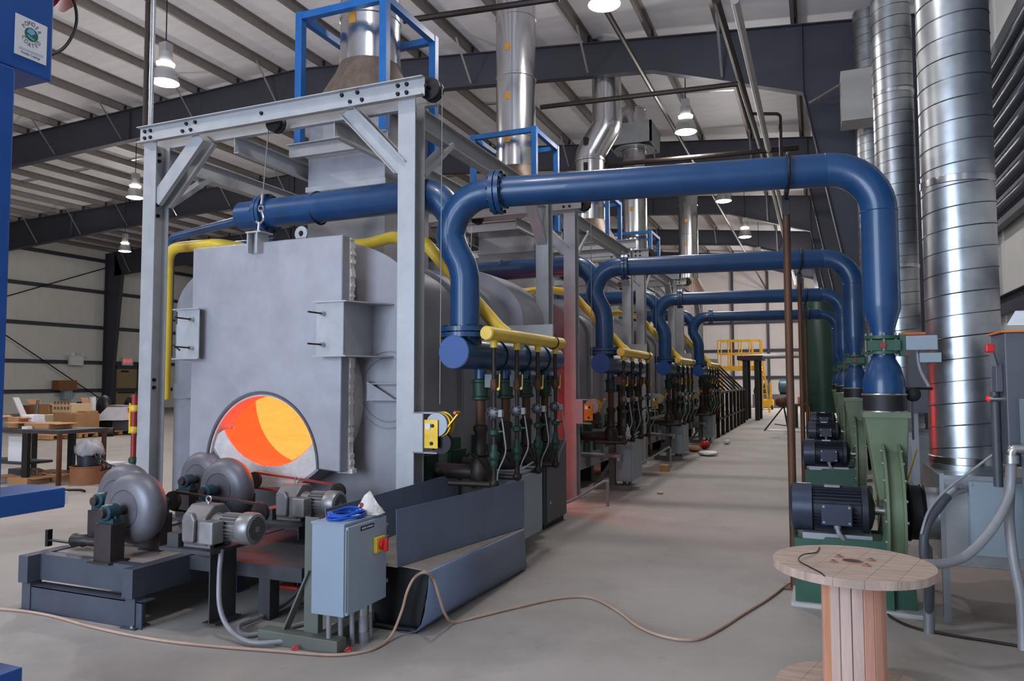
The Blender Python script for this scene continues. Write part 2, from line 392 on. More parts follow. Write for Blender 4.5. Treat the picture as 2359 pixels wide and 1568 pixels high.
# rigid steel frames (tapered columns and rafters)
def frame(y, label):
    t = thing('rigid_portal', label, 'steel frame', (-18, y, 0), group='rigid steel roof frames')
    T = .016
    part = lambda poly, nm: MB().prismY(poly, y-T/2, y+T/2).build(nm, 'navy_steel', t, smooth=0)
    rx = [1.95, -3.3, XM]; lx = [XM, -25, -39.2]
    rt = [(x, ztop(x)) for x in rx]; rb = [(-.16, 7.66), (-3.3, 8.65), (XM, 9.4)]
    lt = [(x, ztop(x)) for x in lx]; lb = [(x, zbot(x)) for x in lx]
    part(rt+rb[::-1], 'rafter_web'); part(lt+lb[::-1], 'rafter_web')
    part([(1.97, 0), (1.97, 8.89), (1.95, 8.9), (-.16, 7.66), (1.32, 0)], 'column_web')
    zl = ztop(-39.85)
    part([(-39.85, 0), (-39.85, zl), (-39.2, ztop(-39.2)), (-38.5, 8.14), (-39.25, 0)], 'column_web')
    def fl(pts):
        for a, b in zip(pts, pts[1:]):
            MB().beam((a[0], y, a[1]), (b[0], y, b[1]), .02, .22, (0, 0, 1) if abs(a[1]-b[1]) < abs(a[0]-b[0]) else (1, 0, 0)).build('flange', 'navy_steel', t, smooth=0)
    fl(rt); fl(rb); fl(lt); fl(lb[:2]+[(-38.5, 8.14)]); fl([(1.32, 0), (-.16, 7.66)]); fl([(1.97, 0), (1.97, 8.88)]); fl([(-38.5, 8.14), (-39.25, 0)]); fl([(-39.85, 0), (-39.85, zl)])
    for x in (-.16, -6.5, XM, -19.5, -26, -32.5):          # web stiffeners
        MB().box(x-.008, x+.008, y-.09, y+.09, zbot(x), ztop(x)).build('stiffener', 'navy_steel', t, smooth=0)
    for i, x in enumerate(PX[1:-1]):                        # purlin clips and flange braces
        MB().box(x-.04, x+.04, y-.03, y+.03, ztop(x), ztop(x)+.19).build('purlin_clip', 'black', t, smooth=0)
        if i % 2 == 1: MB().ext(LL(.05, .006), (x, y-.12, zbot(x)+.05), (x, y-.95, ztop(x)+.04), (1, 0, 0)).build('flange_brace', 'strap', t, smooth=0)
    return t
FL = ['nearest grey steel roof frame, its rafter crossing above the front furnace',
      'second grey steel roof frame back, behind the two nearest flue stacks', 'third grey steel roof frame from the camera',
      'fourth grey steel roof frame from the camera', 'fifth and farthest grey steel roof frame from the camera']
for i, y in enumerate((16.25, 24, 31.75, 39.5, 47.25)): frame(y, FL[i])
# wall rod bracing, left wall
for (a, b) in (((0, 557), (208, 535)),):
    pass
for y0, z0, y1, z1, lab in ((31.6, 8.6, 24.1, 5.6, 'thin dark bracing rod rising to the column high on the left wall'), (24.1, 5.2, 31.6, .6, 'thin dark bracing rod slanting down to the column foot on the left wall')):
    MB().tube([(XL+.28, y0, z0), (XL+.28, y1, z1)], .03, 6).build('brace_rod', 'bolt', label=lab, cat='rod')
# exit door in the left wall with sign
p = P(290, 870, X=XL+.02)
d = MB().box(XL+.01, XL+.08, p.y-.75, p.y+.75, 0, 2.5).build('door_1', 'tan_door', kind='structure', smooth=0)
MB().box(XL+.0, XL+.12, p.y-.95, p.y-.75, 0, 2.75).box(XL, XL+.12, p.y+.75, p.y+.95, 0, 2.75).box(XL, XL+.12, p.y-.95, p.y+.95, 2.5, 2.8).build('door_frame', 'navy_steel', d, smooth=0)
MB().box(XL+.08, XL+.14, p.y-.6, p.y+.6, 1.0, 1.08).build('push_bar', 'bolt', d, smooth=0)
MB().box(XL+.08, XL+.12, p.y-.4, p.y+.1, 2.3, 2.4).build('door_closer', 'bolt', d, smooth=0)
q = P(294, 832, X=XL+.2)
es = thing('exit_sign', 'small glowing red exit sign above the tan door on the left wall', 'sign', q)
MB().box(XL+.15, XL+.22, q.y-.38, q.y+.38, q.z-.25, q.z+.25).build('housing', 'white', es, smooth=0)
text_mesh('EXIT', .30, 'lettering', 'exit_glow', es, M.Translation((XL+.225, q.y, q.z)) @ M.Rotation(pi/2, 4, 'Z') @ M.Rotation(pi/2, 4, 'X'))
q = P(174, 829, X=XL+.3)
el = thing('emergency_light', 'white twin-head emergency light on the left wall girt', 'light', q)
MB().box(XL+.23, XL+.42, q.y-.42, q.y+.42, q.z-.3, q.z+.25).build('case', 'white', el, smooth=0)
for s in (-.3, .3): MB().lathe([(.05, 0), (.13, .14), (.12, .18)], (XL+.32, q.y+s, q.z+.30), (1, s*.5, .1), 10).build('lamp_head', 'white', el)
# conduit pipes, sprinkler mains under the roof
def pipe_run(name, m, pts, r, label, cat='pipe', fr=.15, n=8):
    return MB().tube(fillet(pts, fr) if len(pts) > 2 else pts, r, n).build(name, m, label=label, cat=cat)
ZS = 7.35
a = P(1350, 0, Z=8.0); b = P(1545, 250, Z=8.0)
pipe_run('sprinkler_main', 'black_pipe', [(-3.2, Y0+8.5, 8.0), (-3.2, Y1-1, 8.0)], .05, 'rusty brown sprinkler pipe running down the hall over the furnace row')
pipe_run('sprinkler_main', 'black_pipe', [P(1650, 0, Z=7.3), V((P(1720, 190, Z=7.3).x, 22, 7.3)), V((P(1720, 190, Z=7.3).x, 48, 7.3))], .06, 'dark rusty sprinkler pipe running down the hall above the aisle')
pipe_run('roof_strut', 'wallgrey', [P(1693, 0, Z=7.0), V((P(1740, 190, Z=7.0).x, 30, 7.0))], .06, 'pale grey pipe running down the hall beside the dark sprinkler pipe')
a = P(930, 48, Z=7.5); b = P(1225, 5, Z=7.5)
pipe_run('sprinkler_branch', 'black_pipe', [a, b+(b-a)*.2], .05, 'dark sprinkler branch pipe crossing high in front of the second stack')
a = P(1245, 247, Z=7.2); b = P(1700, 193, Z=7.2)
pipe_run('sprinkler_branch', 'black_pipe', [a, b], .05, 'dark sprinkler branch pipe crossing behind the second stack')
a = P(1400, 380, Z=7.0); b = P(1840, 340, Z=7.0)
pipe_run('sprinkler_branch', 'black_pipe', [a, b], .06, 'dark sprinkler branch pipe farther back above the blue pipes')
a = P(1735, 262, Z=7.3); b = P(1797, 262, Y=a.y)
pipe_run('drop_pipe', 'black_pipe', [a, b, b-V((0, 0, 1.3))], .035, 'thin black pipe dropping from the sprinkler pipe above the aisle', fr=.1)
# high-bay lamps
def lamp(loc, label, power=None, light=True):
    x, y, z = loc
    t = thing('high_bay_lamp', label, 'lamp', loc, group='high bay lamps hanging from the roof')
    MB().lathe([(.05, .62), (.12, .60), (.13, .40), (.10, .36), (.13, .33), (.19, .25), (.24, .10), (.26, 0), (.25, .0), (.22, .12), (.1, .3)], (x, y, z), (0, 0, 1), 20, caps=False).build('reflector', 'lamp_shell', t)
    MB().lathe([(.10, .335), (.165, .35), (.17, .38), (.10, .395)], (x, y, z), (0, 0, 1), 20).build('glow_ring', 'lamp_glow', t)
    MB().lathe([(.245, .005), (.2, -.02), (.08, -.03)], (x, y, z), (0, 0, 1), 20).build('lens', 'lamp_glow', t)
    MB().box(x-.09, x+.09, y-.09, y+.09, z+.6, z+.78).build('ballast', 'lamp_shell', t, smooth=0)
    MB().tube([(x, y, z+.78), (x, y, ztop(x)+.221)], .012, 6).build('cord', 'black', t)
    if light:
        for kind, k in (('SPOT', .60), ('POINT', .60)):      # downlight plus the glow through the prismatic lens
            l = bpy.data.lights.new('lamp_light', kind); l.energy = (power or LAMP_W)*k
            if kind == 'SPOT': l.spot_size = rad(150); l.spot_blend = .7
            l.shadow_soft_size = .22; l.color = (1, .95, .92)
            lo = bpy.data.objects.new('lamp_light', l); COL.objects.link(lo); lo.parent = t; lo.location = (0, 0, -.12)
    return t
LP = [((-11.6, 10.4, 7.5), 'bright hanging lamp highest at the left, beside the front gantry post'),
      ((-19.8, 16.7, 7.5), 'hanging lamp half hidden behind the left gantry post'),
      ((-28.4, 23.5, 7.5), 'small hanging lamp by the left wall column'),
      ((-2.95, 10.9, 7.55), 'lamp cut by the top edge of the picture between the stacks'),
      ((-2.76, 17.4, 7.55), 'bright hanging lamp above the long front blue pipe'),
      ((-2.74, 24.7, 7.55), 'hanging lamp just under the long front blue pipe'),
      ((-2.65, 31.3, 7.55), 'hanging lamp between the front and second blue pipes'),
      ((-2.6, 38.2, 7.5), 'far hanging lamp between the second and third blue pipes'),
      ((-1.6, 46.5, 6.9), 'very far hanging lamp seen under the third blue pipe, left one'),
      ((.3, 46.5, 6.9), 'very far hanging lamp seen under the third blue pipe, right one')]
for l, lab in LP: lamp(l, lab, 1400 if l[1] > 40 else 780 if l[0] < -8 else 320 if l[1] < 12 else None)
lamp((-2.8, 3.6, 7.55), 'hanging lamp over the aisle nearest the camera, above the picture', 280)
lamp((-20, 4.5, 7.5), 'unseen hanging lamp added over the left floor to brighten the left roof frames', 800)  # lamp out of view, added to brighten the roof steel on the left
lamp((-11.6, 2.6, 7.5), 'hanging lamp over the left floor nearest the camera, above the picture', 560)
# ================================================================== FURNACE ROW (built once, copied down the hall)
XA, S, NF = -4.9, 4.65, 4
WH = ['nearest', 'second', 'third', 'fourth']
FAM = []      # (root, label template, group) copied for every furnace
def fam(root, tmpl, group):
    root['label'] = tmpl % WH[0]; root['group'] = group; FAM.append((root, tmpl, group)); return root
def archpts(a, zs, b, zb, n=28, xc=XA):
    return [(xc-a, zb), (xc-a, zs)]+[(xc-a*cos(pi*i/n), zs+b*sin(pi*i/n)) for i in range(1, n)]+[(xc+a, zs), (xc+a, zb)]
XC, ZC, RM = XA+.07, 1.54, .68
# ---- furnace body
fu = fam(thing('furnace', '', 'furnace', (XA, 6.0, 0)), '%s silver box furnace with arched top and round mouth', 'silver furnaces in a row')
def ray_arch(th, pts):
    d = (cos(th), sin(th)); best = 9
    for (x0, z0), (x1, z1) in zip(pts, pts[1:]+pts[:1]):
        ex, ez = x1-x0, z1-z0; den = d[0]*ez-d[1]*ex
        if abs(den) < 1e-9: continue
        t = ((x0-XC)*ez-(z0-ZC)*ex)/den; s = ((x0-XC)*d[1]-(z0-ZC)*d[0])/den
        if t > 0 and -1e-6 <= s <= 1+1e-6: best = min(best, t)
    return (XC+d[0]*best, ZC+d[1]*best)
op = archpts(1.5, 2.45, .68, .28); N = 96
th = [2*pi*i/N for i in range(N)]
b = MB(); y0, y1 = 5.95, 6.0
rows = [[ray_arch(t, op) for t in th], [(XC+RM*cos(t), ZC+RM*sin(t)) for t in th]]
vs = [(x, y0, z) for x, z in rows[0]]+[(x, y0, z) for x, z in rows[1]]+[(x, y1, z) for x, z in rows[1]]+[(x, y1, z) for x, z in rows[0]]
b.add(vs, [(a*N+i, a*N+(i+1) % N, ((a+1) % 4)*N+(i+1) % N, ((a+1) % 4)*N+i) for a in range(4) for i in range(N)])
b.build('front_plate', 'silver_dull', fu)
def shell(a, zs, bb, zb, ya, yb, name, m, front=False):
    p = archpts(a, zs, bb, zb); n = len(p)
    MB().add([(x, ya, z) for x, z in p]+[(x, yb, z) for x, z in p],
             [(i, (i+1) % n, n+(i+1) % n, n+i) for i in range(n)]+[tuple(range(n, 2*n))]+([tuple(range(n-1, -1, -1))] if front else [])).build(name, m, fu, fixn=True)
shell(1.42, 2.4, .66, .30, 6.0, 9.15, 'shell', 'silver')
# rear collar: bigger arch ring
pa, pb = archpts(1.58, 2.45, .8, .30), archpts(1.40, 2.4, .64, .30)
n = len(pa); b = MB()
for ya, yb in ((8.35, 9.2),):
    b.add([(x, ya, z) for x, z in pa]+[(x, yb, z) for x, z in pa]+[(x, yb, z) for x, z in pb]+[(x, ya, z) for x, z in pb],
          [(r*n+i, r*n+i+1, ((r+1) % 4)*n+i+1, ((r+1) % 4)*n+i) for r in range(4) for i in range(n-1)])
b.build('rear_collar', 'silver', fu)
for y in (6.9, 7.7):                                        # stiffening bands round the shell
    pa, pb = archpts(1.47, 2.4, .70, .32), archpts(1.42, 2.4, .66, .32); n = len(pa)
    MB().add([(x, y, z) for x, z in pa]+[(x, y+.06, z) for x, z in pa]+[(x, y+.06, z) for x, z in pb]+[(x, y, z) for x, z in pb],
             [(r*n+i, r*n+i+1, ((r+1) % 4)*n+i+1, ((r+1) % 4)*n+i) for r in range(4) for i in range(n-1)]).build('band', 'silver_dull', fu)
for y in (6.2, 7.6, 8.9):
    for x in (XA-1.2, XA, XA+1.2): MB().ext(II(.2, .16, .012), (x, y, 0), (x, y, .31), (1, 0, 0)).build('leg', 'stand_dark', fu, smooth=0)
MB().cyl((XC, 5.84, ZC), (XC, 6.19, ZC), RM-.003, n=48, caps=False).build('hot_throat', 'hot_near', fu, fixn=False)
MB().lathe([(RM-.003, 0), (RM, .3), (RM, 2.2), (0.01, 2.3)], (XC, 6.19, ZC), (0, 1, 0), 48, caps=False).build('hot_chamber', 'hot_deep', fu, fixn=False)
MB().ring((XC, 5.80, ZC), (0, 1, 0), RM, .84, .16, 64).build('refractory_ring', 'refractory', fu)
def lip(r0, r1, ya, yb, nm, m, a0=209, a1=327, wob=0):
    n = 30; A = [rad(a0+(a1-a0)*i/n) for i in range(n+1)]
    pin = [(XC+(r0+random.uniform(0, wob))*cos(a), ZC+(r0+random.uniform(0, wob))*sin(a)) for a in A]
    MB().prismY(pin+[(XC+r1*cos(a), ZC+r1*sin(a)) for a in A[::-1]], ya, yb).build(nm, m, fu)
lip(.642, .84, 5.63, 5.80, 'refractory_lip', 'refractory', wob=.006)
lip(.636, .641, 5.64, 5.85, 'hot_sleeve', 'hot_near')
lip(.84, .865, 5.63, 5.92, 'mouth_rim', 'silver_dull', 211, 327)
# mouth lining seams
for x, z in ((-.62, -.5),): pass
# guide brackets left and right of the lift door, with threaded T bolts
for s in (-1, 1):
    X = lambda v: XA+s*v
    br = MB().box(X(.70), X(1.0), 5.49, 5.50, 1.93, 2.41).box(X(.99), X(1.0), 5.49, 5.95, 1.93, 2.41).build('guide_bracket', 'gantry', fu, smooth=0)
    for z in (1.92, 2.41):
        MB().prismZ([(X(.68), 5.46), (X(1.03), 5.47), (X(1.24), 5.95), (X(.98), 5.95)], z, z+.012).build('gusset', 'gantry', br, smooth=0)
    for k, z in enumerate((2.31, 2.03)):
        x = X(.78)
        tb = MB().tube([(x, 5.50, z), (x, 5.27, z+(.005 if s < 0 else -.0))], .008, 8)
        if s < 0: tb.tube([(x-.05*k, 5.29, z+.06-.03*k), (x+.05*k, 5.29, z-.06+.03*k)], .008, 6)
        tb.build('clamp_bolt', 'bolt', br)
        MB().cyl((x, 5.485, z), (x, 5.45, z), .022, n=6).build('nut', 'steel_bright', br)
    st = MB().ext(Cc(.16, .08, .01), (X(1.0), 5.93, 1.60), (X(1.5), 5.93, 1.60), (0, 0, 1)).build('tie_strut', 'silver_dull', fu, smooth=0)
    MB().prismY([(X(1.0), 1.53), (X(1.3), 1.53), (X(1.0), 1.70)], 5.86, 5.93).build('tie_gusset', 'silver_dull', fu, smooth=0)
c = P(690, 536, Y=5.9)
MB().ring((c.x, 5.92, 3.17), (0, 1, 0), .03, .075, .02, 20).build('lifting_eye', 'gantry', fu)
MB().box(c.x-.05, c.x+.05, 5.92, 5.94, 3.08, 3.13).build('lifting_eye_foot', 'gantry', fu, smooth=0)
# curved access-plate rings on the right cheek
for r in (.30, .36): MB().torus((XA+1.18, 5.945, 1.62), (0, 1, 0), r, .006, 28, 6).build('weld_ring', 'silver_dull', fu)
# flue box and burner flanges
fb = MB().box(XA-.52, XA+.52, 6.9, 7.9, 2.95, 4.74).build('flue_box', 'silver', fu, smooth=0, bevel=.006)
MB().box(XA-.54, XA+.54, 6.88, 7.92, 3.88, 3.94).build('flue_box_band', 'gantry', fb, smooth=0)
MB().box(XA-.56, XA+.56, 6.86, 7.94, 4.70, 4.76).build('flue_flange', 'silver_dull', fb, smooth=0)

# ---- lift door
dr = fam(thing('furnace_door', '', 'furnace door', (XA, 5.66, .9)), 'flat silver lift door with arched cut-out on the %s furnace', 'furnace lift doors')
ca = [(XA+.67*cos(a), .90+.70*sin(a)) for a in [pi*i/32 for i in range(33)]]
pan = [(XA-.89, .88), (XA-.89, 3.04), (XA+.91, 3.04), (XA+.91, .88)]+ca
MB().prismY(pan, 5.58, 5.70).build('panel', 'silver', dr, bevel=.012)
MB().prismY([(XA-.67*cos(a)*1.0, .90+.70*sin(a)) for a in [pi*i/32 for i in range(33)]]+[(XA+.65*cos(a), .90+.68*sin(a)) for a in [pi*i/32 for i in range(33)]], 5.575, 5.71).build('arch_trim', 'cab_dark', dr)
ln = []
for rr_ in (.635, .655): ln.append([(XA+rr_*cos(a)*(1 if rr_ < .62 else 1), .90+rr_*1.04*sin(a)) for a in [pi*i/32 for i in range(33)]])
MB().prismY(ln[0]+ln[1][::-1], 5.60, 5.785).build('arch_lining', 'refractory', dr)
g = MB(); zz = .84                                           # ragged ceramic-fibre gasket down the right and left edges
for s, xe in ((1, XA+.91), (-1, XA-.89)):
    z = .86
    while z < 3.02:
        h = random.uniform(.012, .04)
        e = random.uniform(.0, .02)+(.025*(1-(z-.86)/.12) if z < .98 else 0)
        g.box(xe-s*.12, xe+s*e, 5.702, 5.765+random.uniform(0, .01), z, min(z+h, 3.03)); z += h
g.build('fibre_gasket', 'fibre', dr, smooth=0)
lug = MB().box(XA-.13, XA-.115, 5.50, 5.66, 2.93, 3.12).box(XA-.02, XA-.005, 5.50, 5.66, 2.93, 3.12).box(XA-.15, XA+.03, 5.50, 5.68, 3.12, 3.135).box(XA-.09, XA-.04, 5.56, 5.58, 2.93, 3.12)
lug.build('lifting_lug', 'gantry', dr, smooth=0)

# ---- gantry (four-legged lifting frame)
ga = fam(thing('lifting_gantry', '', 'gantry', (XA, 7.4, 0)), 'grey bolted steel lifting gantry over the %s furnace', 'steel gantries over the furnaces')
XPL, XPR, YG, YB = -6.46, -3.345, 5.71, 9.2
for x in (XPL, XPR):
    for y in (YG, YB):
        po = MB().ext(II(.18, .175, .011), (x, y, 0), (x, y, 4.21), (0, 1, 0)).build('post', 'gantry', ga, smooth=0)
        MB().box(x-.15, x+.15, y-.14, y+.14, 0, .015).build('base_plate', 'gantry', po, smooth=0)
def chan(p, q, h, b, u=(0, 0, 1), name='beam', t=.009): return MB().ext(Cc(h, b, t), p, q, u).build(name, 'gantry', ga, smooth=0)
ZB = 4.295
chan((-6.58, 5.605, ZB), (-3.15, 5.605, ZB), .17, .06, name='head_beam')
chan((-3.15, 5.815, ZB), (-6.58, 5.815, ZB), .17, .06, name='head_beam')
chan((-6.58, 9.1, ZB), (-3.15, 9.1, ZB), .17, .06, name='head_beam')
for x in (XPL, XPR):
    MB().ext(II(.2, .12, .01), (x, 5.83, 4.1), (x, 9.3, 4.1), (0, 0, 1)).build('side_beam', 'gantry', ga, smooth=0)
    MB().ext(Cc(.14, .05, .008), (x, 5.83, 3.6), (x, 6.4, 4.05), (1, 0, 0)).build('knee_brace', 'gantry', ga, smooth=0)
    MB().ext(Cc(.14, .05, .008), (x, 9.1, 3.5), (x, 8.55, 4.05), (1, 0, 0)).build('knee_brace', 'gantry', ga, smooth=0)
for x in (XA-.62, XA+.62): MB().ext(Cc(.18, .06, .009), (x, 5.83, 4.14), (x, 9.1, 4.14), (0, 0, 1)).build('platform_beam', 'gantry', ga, smooth=0)
for y in (6.74, 7.98): MB().ext(Cc(.16, .06, .009), (XA-.66, y, 4.32), (XA+.66, y, 4.32), (0, 0, 1)).build('cross_beam', 'gantry', ga, smooth=0)
MB().ext(Cc(.15, .055, .008), (XPL, 8.6, 4.07), (XPR, 8.6, 4.07), (0, 0, 1)).build('cross_beam', 'gantry', ga, smooth=0)
for xa, xb in ((-6.40, -5.80), (-3.40, -3.99)):
    for y in (5.64, 5.78):
        MB().ext(Cc(.15, .05, .008), (xa, y, 3.60), (xb, y, 4.215), (xb-xa, 0, -.6)).build('knee_brace', 'gantry', ga, smooth=0)
# bolt heads on the front faces
fb_ = [(-6.51, 4.335), (-6.51, 4.265), (-6.43, 4.335), (-6.43, 4.265), (-5.93, 4.34), (-5.81, 4.34), (-5.98, 4.27), (-5.87, 4.27),
       (-3.93, 4.27), (-3.85, 4.345), (-3.80, 4.27), (-4.02, 4.345), (-3.42, 4.34), (-3.42, 4.265), (-3.33, 4.34), (-3.33, 4.265), (-4.96, 4.31)]
bolts(ga, [(x, 5.597, z) for x, z in fb_], (0, -1, 0), .017, .02)
sb = [4.12, 4.05, 3.74, 3.58, 3.46, 1.72, 1.64]
for x in (XPR+.0056, XPL+.0056): bolts(ga, [(x, 5.73, z) for z in sb], (1, 0, 0), .017, .02)
pu = MB()
for y in (5.66, 5.735): pass
for (x, z, r) in ((-3.14, 4.30, .10), (-4.88, 4.235, .09)):
    MB().lathe([(r, 0), (r, .02), (r*.8, .035), (r*.8, .055), (r, .07), (r, .09)], (x, 5.665, z), (0, 1, 0), 24).build('pulley', 'bolt', ga)
MB().tube([(-3.14, 5.59, 4.30), (-3.14, 5.83, 4.30)], .015, 8).build('pulley_axle', 'bolt', ga)

# ---- hoist cable with hook
hc = fam(thing('hoist_cable', '', 'cable', (XA, 5.71, 3.1)), 'steel hoist cable with hook holding the lift door of the %s furnace', 'door hoist cables')
cx = -4.97
MB().tube([(cx, 5.71, 4.22), (cx, 5.64, 3.5)], .006, 6).tube([(-4.88, 5.71, 4.33), (-3.14, 5.71, 4.39)], .005, 6).tube([(-3.035, 5.71, 4.3), (-3.035, 5.68, 1.5)], .005, 6).build('cable', 'steel_bright', hc)
MB().tube([(cx, 5.64, 3.52), (cx, 5.63, 3.42)], .014, 8).torus((cx, 5.62, 3.375), (0, 1, .2), .03, .008, 14, 6).build('thimble', 'steel_bright', hc)
MB().tube(smooth_path([(cx, 5.62, 3.36), (cx+.03, 5.61, 3.31), (cx+.045, 5.60, 3.26), (cx, 5.60, 3.225), (cx-.04, 5.60, 3.25)], 5), .012, 8).tube([(cx, 5.60, 3.24), (cx, 5.59, 3.13)], .013, 8).build('hook', 'steel_bright', hc)

# ---- hand winch on the right gantry post
wi = fam(thing('hand_winch', '', 'winch', (-3.1, 5.62, 1.1)), 'yellow zinc hand winch bolted to the right gantry post of the %s furnace', 'hand winches on the gantry posts')
MB().box(-3.255, -3.15, 5.60, 5.61, 1.08, 1.43).box(-3.26, -3.02, 5.60, 5.76, 1.42, 1.43).box(-3.26, -3.02, 5.60, 5.76, 1.08, 1.09).box(-3.16, -3.15, 5.60, 5.76, 1.08, 1.43).build('mount_box', 'gantry', wi, smooth=0)
MB().box(-3.12, -2.99, 5.56, 5.567, 1.13, 1.37).build('side_plate', 'brass_zinc', wi, smooth=0)
MB().box(-3.105, -3.06, 5.553, 5.56, 1.29, 1.34).build('data_label', 'white', wi, smooth=0)
MB().lathe([(.10, 0), (.105, .01), (.10, .02)], (-3.01, 5.575, 1.33), (0, 1, 0), 24).build('gear_cover', 'galv_dull', wi)
MB().lathe([(.105, 0), (.11, .01), (.07, .02), (.07, .05), (.11, .06), (.105, .07)], (-2.995, 5.60, 1.33), (0, 1, 0), 24).build('drum', 'brass_zinc', wi)
MB().lathe([(.09, 0), (.09, .05)], (-2.98, 5.61, 1.17), (0, 1, 0), 20).build('lower_gear', 'bolt', wi)
MB().beam((-2.92, 5.60, 1.30), (-2.80, 5.60, 1.44), .012, .035).build('crank_arm', 'brass_zinc', wi, smooth=0)
MB().tube([(-2.81, 5.60, 1.435), (-2.81, 5.52, 1.435)], .014, 8).build('crank_grip', 'orange', wi)
bolts(wi, [(-3.04, 5.56, 1.32), (-3.05, 5.56, 1.17)], (0, -1, 0), .014, .012)

# ---- flue stack + cone, blue guard frame
XS, YS, RS = XA, 7.38, .355
def stack_common(t):
    MB().lathe([(.74, 4.76), (.40, 5.36), (.365, 5.46)], (XS, YS, 0), (0, 0, 1), 32, caps=False).build('flue_cone', 'cone_brown', t)
def stack(label, offset=False, top=ztop(XA)+.2):
    t = thing('flue_stack', label, 'flue stack', (XS, YS, 4.76), group='stainless flue stacks')
    stack_common(t)
    if not offset:
        zs = [5.44, 6.02, 7.1, 8.2, top-.04]
        for a, b_ in zip(zs, zs[1:]):
            MB().cyl((XS, YS, a), (XS, YS, b_), RS, n=36, caps=False).build('stack_section', 'stainless', t)
            MB().lathe([(RS, -.03), (RS+.012, -.02), (RS+.012, .02), (RS, .03)], (XS, YS, b_), (0, 0, 1), 36, caps=False).build('joint_band', 'stainless', t)
        MB().lathe([(RS+.008, 0), (RS+.008, .16), (RS-.02, .16)], (XS, YS, 5.40), (0, 0, 1), 36, caps=False).build('bottom_cuff', 'stainless', t)
        for z in (5.86, 6.62, 7.5):
            a0 = -1.75
            pts = [(XS+(RS+.004)*cos(a0+k*.09), YS+(RS+.004)*sin(a0+k*.09)) for k in range(4)]
            MB().add([(x, y, z+h) for h in (0, .13) for x, y in pts], [(k, k+1, 5+k, 4+k) for k in range(3)]).build('orange_label', 'label_orange', t)
    else:
        pts = fillet([(XS, YS, 5.44), (XS, YS, 7.05), (XS+.42, YS, 7.7), (XS+.42, YS, top)], .3, 6)
        MB().tube(pts, RS-.01, 32, caps=False).build('stack_section', 'stainless', t)
        for z in (6.0, 6.9): MB().lathe([(RS, -.03), (RS+.012, -.02), (RS+.012, .02), (RS, .03)], (XS, YS, z), (0, 0, 1), 36, caps=False).build('joint_band', 'stainless', t)
        for z in (6.6, 7.2): MB().box(XS-.05, XS+.05, YS-RS-.01, YS-RS+.02, z, z+.18).build('dark_label', 'bolt', t, smooth=0)
    return t
st0 = stack('wide stainless flue stack rising from the brown cone of the nearest furnace')
copy_tree(st0, (0, S, 0), 'tall stainless flue stack with orange labels over the second furnace')
st2 = stack('stainless flue stack with a dog-leg offset over the third furnace', True); st2.location.y += 2*S; ORG[st2.name] = V()
s3 = copy_tree(st0, (0, 3*S, 0), 'stainless flue stack reaching a square roof opening over the fourth furnace')
s4 = copy_tree(st0, (.55, 4.35*S, 0), 'far thin stainless stack right of the fourth furnace stack')
rc = thing('roof_curb', 'square galvanised roof curb around the fourth flue stack', 'roof curb', (XS, YS+3*S, 9.0))
for sx, sy in ((1, 0), (-1, 0), (0, 1), (0, -1)):
    MB().box(XS+sx*.62-(.03 if sx else .65), XS+sx*.62+(.03 if sx else .65), YS+3*S+sy*.62-(.03 if sy else .65), YS+3*S+sy*.62+(.03 if sy else .65), 8.55, 9.15).build('curb_side', 'galv_dull', rc, smooth=0)
MB().ring((XS, YS+3*S, 8.5), (0, 0, 1), RS+.02, RS+.25, .03).build('collar', 'galv_dull', rc)

bf = fam(thing('guard_frame', '', 'guard frame', (XA, 7.36, 4.4)), 'bright blue tube guard frame around the flue of the %s furnace', 'blue guard frames')
for x in (XA-.57, XA+.57):
    for y in (6.8, 7.92): MB().box(x-.045, x+.045, y-.045, y+.045, 4.4, 5.98).build('post', 'blue_frame', bf, smooth=0, bevel=.004)
for y in (6.8, 7.92): MB().box(XA-.525, XA+.525, y-.04, y+.04, 5.89, 5.97).build('top_rail', 'blue_frame', bf, smooth=0)
for x in (XA-.57, XA+.57): MB().box(x-.04, x+.04, 6.845, 7.875, 5.89, 5.97).build('top_rail', 'blue_frame', bf, smooth=0)

# ---- blue combustion-air pipe: header, riser, pipe over the aisle, left branch
ap = fam(thing('air_pipe', '', 'pipe', (-2.9, 5.9, 1.8)), 'big blue air pipe from blower over the aisle to the %s furnace header', 'blue air pipes over the aisle')
ZP, RP, XD, YD = 3.365, .132, .46, 6.30
dirv = V((XD+2.7, YD-5.9, 0)).normalized()
riser = [V((-2.9, 5.9, 2.12)), V((-2.9, 5.9, 2.58))]+smooth_path([(-2.9, 5.9, 2.62), (-2.93, 5.9, 2.74), (-3.0, 5.9, 2.87), (-3.045, 5.9, 2.99)], 4)
elb = arc((-2.68, 5.9, 3.0), (1, 0, 0), (0, 0, 1), .365, pi, pi/2, 10)
MB().tube(riser[:-1]+elb+[elb[-1]+dirv*.10], RP, 28).build('riser', 'blue', ap)
p0 = elb[-1]+dirv*.10
p1 = V((XD-.38, YD, ZP))
MB().tube([p0, p1+dirv*.02], RP, 28).build('cross_pipe', 'blue', ap)
el2 = [p1]+arc((XD-.37, YD, ZP-.37), (1, 0, 0), (0, 0, 1), .37, pi/2, 0, 10)
MB().tube(el2+[V((XD, YD, 2.32))], RP, 28).build('drop_pipe', 'blue', ap)
MB().torus(p1, dirv, RP, .004, 28, 4).torus((XD, YD, ZP-.37), (0, 0, 1), RP, .004, 28, 4).build('weld_seam', 'blue', ap)
